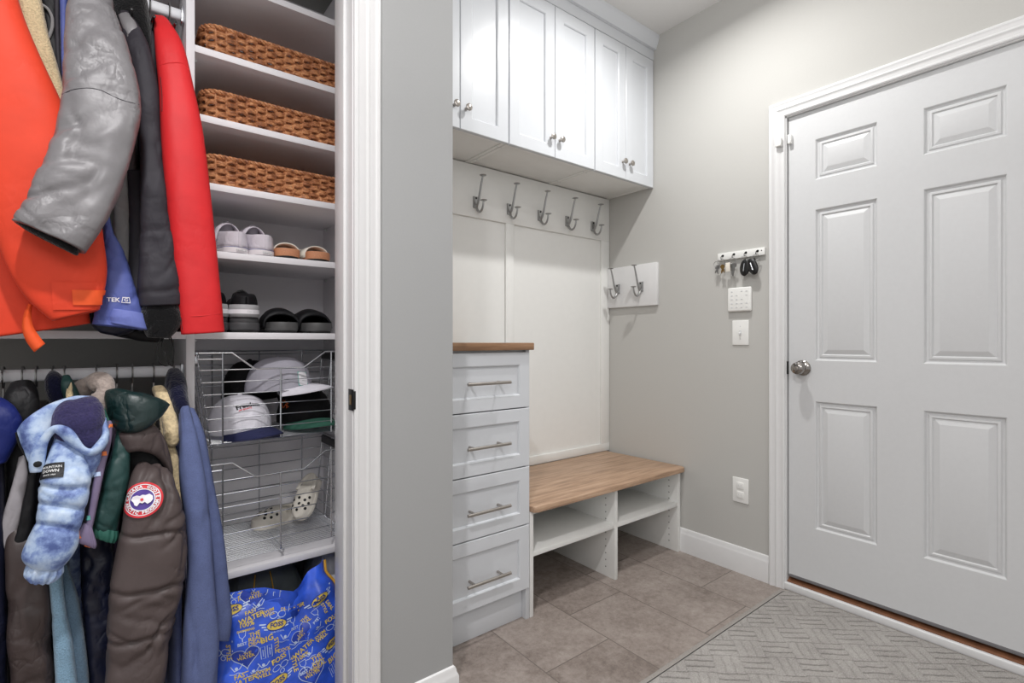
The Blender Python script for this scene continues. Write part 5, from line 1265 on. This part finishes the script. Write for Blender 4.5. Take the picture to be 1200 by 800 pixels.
# lilac striped jacket edge
t, x = lcoat('striped_jacket', 'lilac jacket edge with orange and yellow stripes in front of the green sleeve', 'jacket', 134)
obj('torso', torso(x, LT - .02, .35, 1.59, 1.95, .03, 56), M['lilac'], t, smooth=180)
obj('collar', loft(R_('123 478 133 476 1.49 .03; 121 487 134 487 1.475 .035; 123 496 133 497 1.465 .03'), wr=.002, seed=57), M['teal2'], t, smooth=180)
lm = loft(R_('125 494 132 495 1.46 .03; 120 515 130 518 1.435 .035; 114 540 124 543 1.42 .035; 108 570 118 572 1.41 .035; 103 600 112 602 1.408 .035; 99 618 108 620 1.407 .035'), wr=.001, seed=58)
le = obj('edge_band', lm, M['lilac'], t, smooth=180); bv = lm.bvh()
for (u, v, m_, nm) in ((128.5, 499, 'or', 'orange_stripe'), (121, 531, 'or', 'orange_stripe'), (105.5, 580, 'ye', 'yellow_stripe'), (114, 555, 'inkw', 'pale_stripe'), (103, 606, 'mint', 'mint_stripe')):
    d = Decal(bv, u, v, .006); w = MB(); d.rect(w, .024, .009, .1, .0025, n=4); obj(nm, w, M[m_], t, smooth=0)
cmx = loft(R_('98 612 106 614 1.408 .035; 92 620 109 622 1.405 .04; 86 627 113 636 1.403 .04; 88 632 112 641 1.403 .03'), wr=.001, seed=59, p=4, gather=(.0018, 17)); obj('cuff', cmx, M['lilac'], t, smooth=180)
bv = cmx.bvh(); d = Decal(bv, 89, 627, .006); w = MB(); d.rect(w, .016, .016, .3, .003, n=4); obj('orange_tab', w, M['or'], t, smooth=0)
d = Decal(bv, 107, 636, .006); w = MB(); d.line(w, [(-.012, -.004), (-.002, -.008), (.006, .0), (.008, .010)], .003, 0, .003); obj('orange_edge', w, M['or'], t, smooth=0)
# green jacket
t, x = lcoat('hooded_jacket', 'dark green jacket with a drooping glossy hood, left of the taupe puffer', 'jacket', 146)
obj('torso', torso(x, LT - .02, .30, 1.60, 1.95, .03, 60), M['teal'], t, smooth=180)
obj('hood', loft([((127, 456), (131, 482), 1.50, .03), ((137, 454), (137, 498), 1.47, .07), ((150, 456), (150, 506), 1.45, .085), ((166, 459), (166, 504), 1.445, .085), ((182, 464), (180, 494), 1.45, .07), ((194, 469), (192, 482), 1.46, .035), ((198, 472), (197, 475), 1.465, .01)], wr=.010, fx=9, fz=10, seed=61, crease=1.3, hem=False, sub=10, n=60), M['tealh'], t, smooth=180)
obj('sleeve', loft(R_('140 492 150 492 1.48 .04; 133 520 152 520 1.465 .07; 124 550 152 550 1.455 .08; 116 580 147 582 1.45 .085; 109 604 141 608 1.447 .08; 109 617 138 623 1.446 .07'), wr=.008, fx=9, fz=10, seed=62, crease=1, n=60, sub=10), M['teal'], t, smooth=180)
obj('cuff', loft(R_('110 614 138 621 1.446 .06; 107 620 138 629 1.445 .066; 110 626 135 634 1.445 .06'), wr=.001, seed=63, gather=(.003, 14), sub=5), M['teal2'], t, smooth=180)
# cream sherpa
t, x = lcoat('sherpa_jacket', 'cream sherpa jacket between the taupe puffer and the slate blue robe', 'jacket', 186)
obj('torso', torso(x, LT - .02, .30, 1.60, 1.95, .035, 64), M['cream2'], t, smooth=180)
obj('collar', loft(R_('178 455 192 454 1.60 .04; 182 465 199 464 1.58 .05; 187 476 203 476 1.56 .06; 188 490 208 490 1.55 .07; 190 503 211 505 1.54 .08; 192 515 209 518 1.535 .06; 196 521 204 522 1.535 .03'), wr=.005, fx=20, fz=20, seed=65, hem=False), M['cream2'], t, smooth=180)
obj('front_edge', loft(R_('187 484 197 484 1.555 .03; 188 505 200 506 1.55 .035; 193 535 209 535 1.545 .035; 202 565 212 565 1.54 .03; 207 600 214 600 1.54 .03'), wr=.003, fx=20, seed=66), M['cream2'], t, smooth=180)
# taupe puffer with badge
t, x = lcoat('puffer_jacket', 'taupe puffer parka with a round red emblem on its sleeve', 'jacket', 168)
obj('torso', torso(x, LT - .02, .15, 1.59, 1.95, .04, 67), M['brownp'], t, smooth=180)
obj('collar', loft([((140, 506), (150, 530), 1.455, .03), ((152, 504), (160, 528), 1.45, .05), ((166, 500), (172, 530), 1.455, .055), ((180, 498), (184, 535), 1.465, .05), ((192, 515), (193, 545), 1.475, .04), ((201, 545), (200, 562), 1.485, .02)], wr=.004, seed=68, hem=False), M['brownp'], t, smooth=180)
obj('hood_shadow_fill', loft(R_('148 515 190 515 1.52 .04; 146 540 200 540 1.51 .05; 148 565 202 570 1.51 .05'), wr=.003, seed=69), M['black'], t, smooth=180)  # black cloth shape stands in for the shadow inside the hood
pmesh = loft(R_('158 546 190 550 1.475 .06; 152 560 203 562 1.445 .10; 146 590 213 590 1.425 .13; 141 622 219 620 1.42 .135; 135 650 219 650 1.418 .135; 128 690 216 680 1.417 .135; 126 730 208 715 1.416 .13; 124 770 198 755 1.415 .13; 121 830 188 830 1.415 .12'), wr=.010, fx=6, fz=8, seed=70, crease=1.0, n=84, sub=14, seams=[3.0, 5.0, 6.6], seam_d=.010, shear=.8)
obj('sleeve', pmesh, M['brownp'], t, smooth=180)
bv = pmesh.bvh(); d = Decal(bv, 167, 585, .02); rr = .037
w1, w2, w3, w4 = MB(), MB(), MB(), MB()
d.disc(w1, rr, rr, 0, .0035, rings=6, n=48); d.line(w1, [(rr * .985 * math.cos(2 * PI * k / 48), rr * .985 * math.sin(2 * PI * k / 48)) for k in range(48)], .004, 0, .0055, closed=True)
d.disc(w2, rr * .60, rr * .60, 0, .0050, rings=5, n=40); 
d.line(w3, [(rr * .90 * math.cos(2 * PI * k / 48), rr * .90 * math.sin(2 * PI * k / 48)) for k in range(48)], .0016, 0, .0055, closed=True)
d.line(w3, [(rr * .63 * math.cos(2 * PI * k / 48), rr * .63 * math.sin(2 * PI * k / 48)) for k in range(48)], .0022, 0, .0058, closed=True)
def arc(s, r, a0, a1, flip=False, size=.0086):
    for i, ch in enumerate(s):
        if ch == ' ': continue
        a = a0 + (a1 - a0) * i / (len(s) - 1); vs, fs = text_geo(ch, size, .05)
        d.put(w3, vs, fs, a + (PI / 2 if flip else -PI / 2), .0056, r * math.cos(a), r * math.sin(a))
arc('CANADA GOOSE', rr * .765, math.radians(172), math.radians(8)); arc('ARCTIC PROGRAM', rr * .765, math.radians(192), math.radians(348), True)
land = [(-.98, .10), (-.80, .42), (-.45, .50), (-.2, .40), (.0, .52), (.3, .45), (.62, .55), (.92, .30), (.97, -.05), (.80, -.32), (.50, -.50), (.28, -.25), (.05, -.38), (-.18, -.28), (-.40, -.62), (-.62, -.50), (-.72, -.2)]
lp = [(x_ * rr * .56, y_ * rr * .56) for x_, y_ in land]; d.put(w3, [(0, 0)] + lp, [(0, 1 + k, 1 + (k + 1) % len(lp)) for k in range(len(lp))], 0, .0085)
leaf = [(0, 1), (.25, .5), (.7, .6), (.5, .1), (.8, -.2), (.2, -.45), (0, -1), (-.2, -.45), (-.8, -.2), (-.5, .1), (-.7, .6), (-.25, .5)]
d.put(w4, [(0, 0)] + [(a * .0045, b_ * .0045) for a, b_ in leaf], [(0, 1 + k, 1 + (k + 1) % 12) for k in range(12)], 0, .0105)
bd = obj('sleeve_badge', w1, M['pr'], t, smooth=60); obj('badge_sea', w2, M['pp'], bd, smooth=0); obj('badge_lettering', w3, M['pw'], bd, smooth=0); obj('badge_leaf', w4, M['pr'], bd, smooth=0)
# slate robe
t, x = lcoat('robe', 'slate blue jersey robe with dark navy hood, nearest the divider', 'robe', 205)
obj('hood', loft(R_('196 436 211 436 1.66 .05; 193 446 217 445 1.63 .08; 193 458 219 458 1.60 .10; 198 472 221 470 1.57 .10; 204 482 223 482 1.55 .08; 216 495 229 497 1.54 .05'), wr=.004, seed=71, hem=False), M['navyd'], t, smooth=180)
obj('torso', torso(x - .005, LT - .02, .12, 1.60, 1.95, .03, 72), M['robe'], t, smooth=180)
obj('back_fold', loft(R_('212 478 228 480 1.56 .05; 222 510 240 508 1.53 .07; 230 560 250 560 1.52 .08; 238 620 260 618 1.515 .085; 244 680 267 680 1.51 .09; 246 715 271 718 1.51 .09; 240 742 269 748 1.51 .07'), wr=.007, fx=10, fz=4, seed=73, shear=.2, n=60), M['robe'], t, smooth=180)
obj('front_fold', loft(R_('210 478 222 476 1.535 .04; 210 510 230 510 1.50 .07; 211 560 240 560 1.475 .09; 217 610 246 610 1.46 .10; 219 650 248 655 1.455 .11; 217 700 252 700 1.45 .11; 214 750 256 750 1.447 .11; 211 830 252 830 1.445 .11'), wr=.010, fx=9, fz=2.5, seed=74, shear=.15, crease=.8, n=72), M['robe'], t, smooth=180)

# ================================================================== light, world, camera
def area(name, loc, size, power, color=(1, .97, .93), rot=(0, 0, 0), shape='DISK', spread=PI):
    l = bpy.data.lights.new(name, 'AREA'); l.shape = shape; l.size = size; l.energy = power; l.color = color; l.spread = spread
    o = bpy.data.objects.new(name, l); COL.objects.link(o); o.location = loc; o.rotation_euler = rot; return o
area('alcove_downlight', (1.72, 1.10, 2.765), .075, 15, (1, .99, .975), spread=math.radians(160))
area('hall_downlight', (-.1, .30, 2.765), .10, 25, (1, .98, .985), spread=math.radians(150))
area('closet_fill_light', (-.35, -.9, 2.3), .9, 13, (1, .985, .99), (math.radians(55), 0, math.radians(-12)))  # added soft fill behind the camera, aimed at the closet; no real fixture
area('ceiling_bounce_fill', (.95, -.1, 1.75), .4, 16, (1, .99, .985), (PI, 0, 0))  # added uplight, fills the upper walls by way of the ceiling
wd = bpy.data.worlds.new('interior'); sc.world = wd; wd.use_nodes = True
bgn = wd.node_tree.nodes['Background']; bgn.inputs[0].default_value = (1, .99, .98, 1); bgn.inputs[1].default_value = .62
cam = bpy.data.cameras.new('camera'); co = bpy.data.objects.new('camera', cam); COL.objects.link(co)
co.location = CAM; co.rotation_euler = (PI / 2, 0, -T); cam.sensor_width = 36; cam.lens = 36 * FPX / 1200; cam.clip_start = .02
sc.camera = co
sc.view_settings.view_transform = 'Standard'; sc.view_settings.look = 'None'; sc.view_settings.exposure = 0; sc.view_settings.gamma = 1
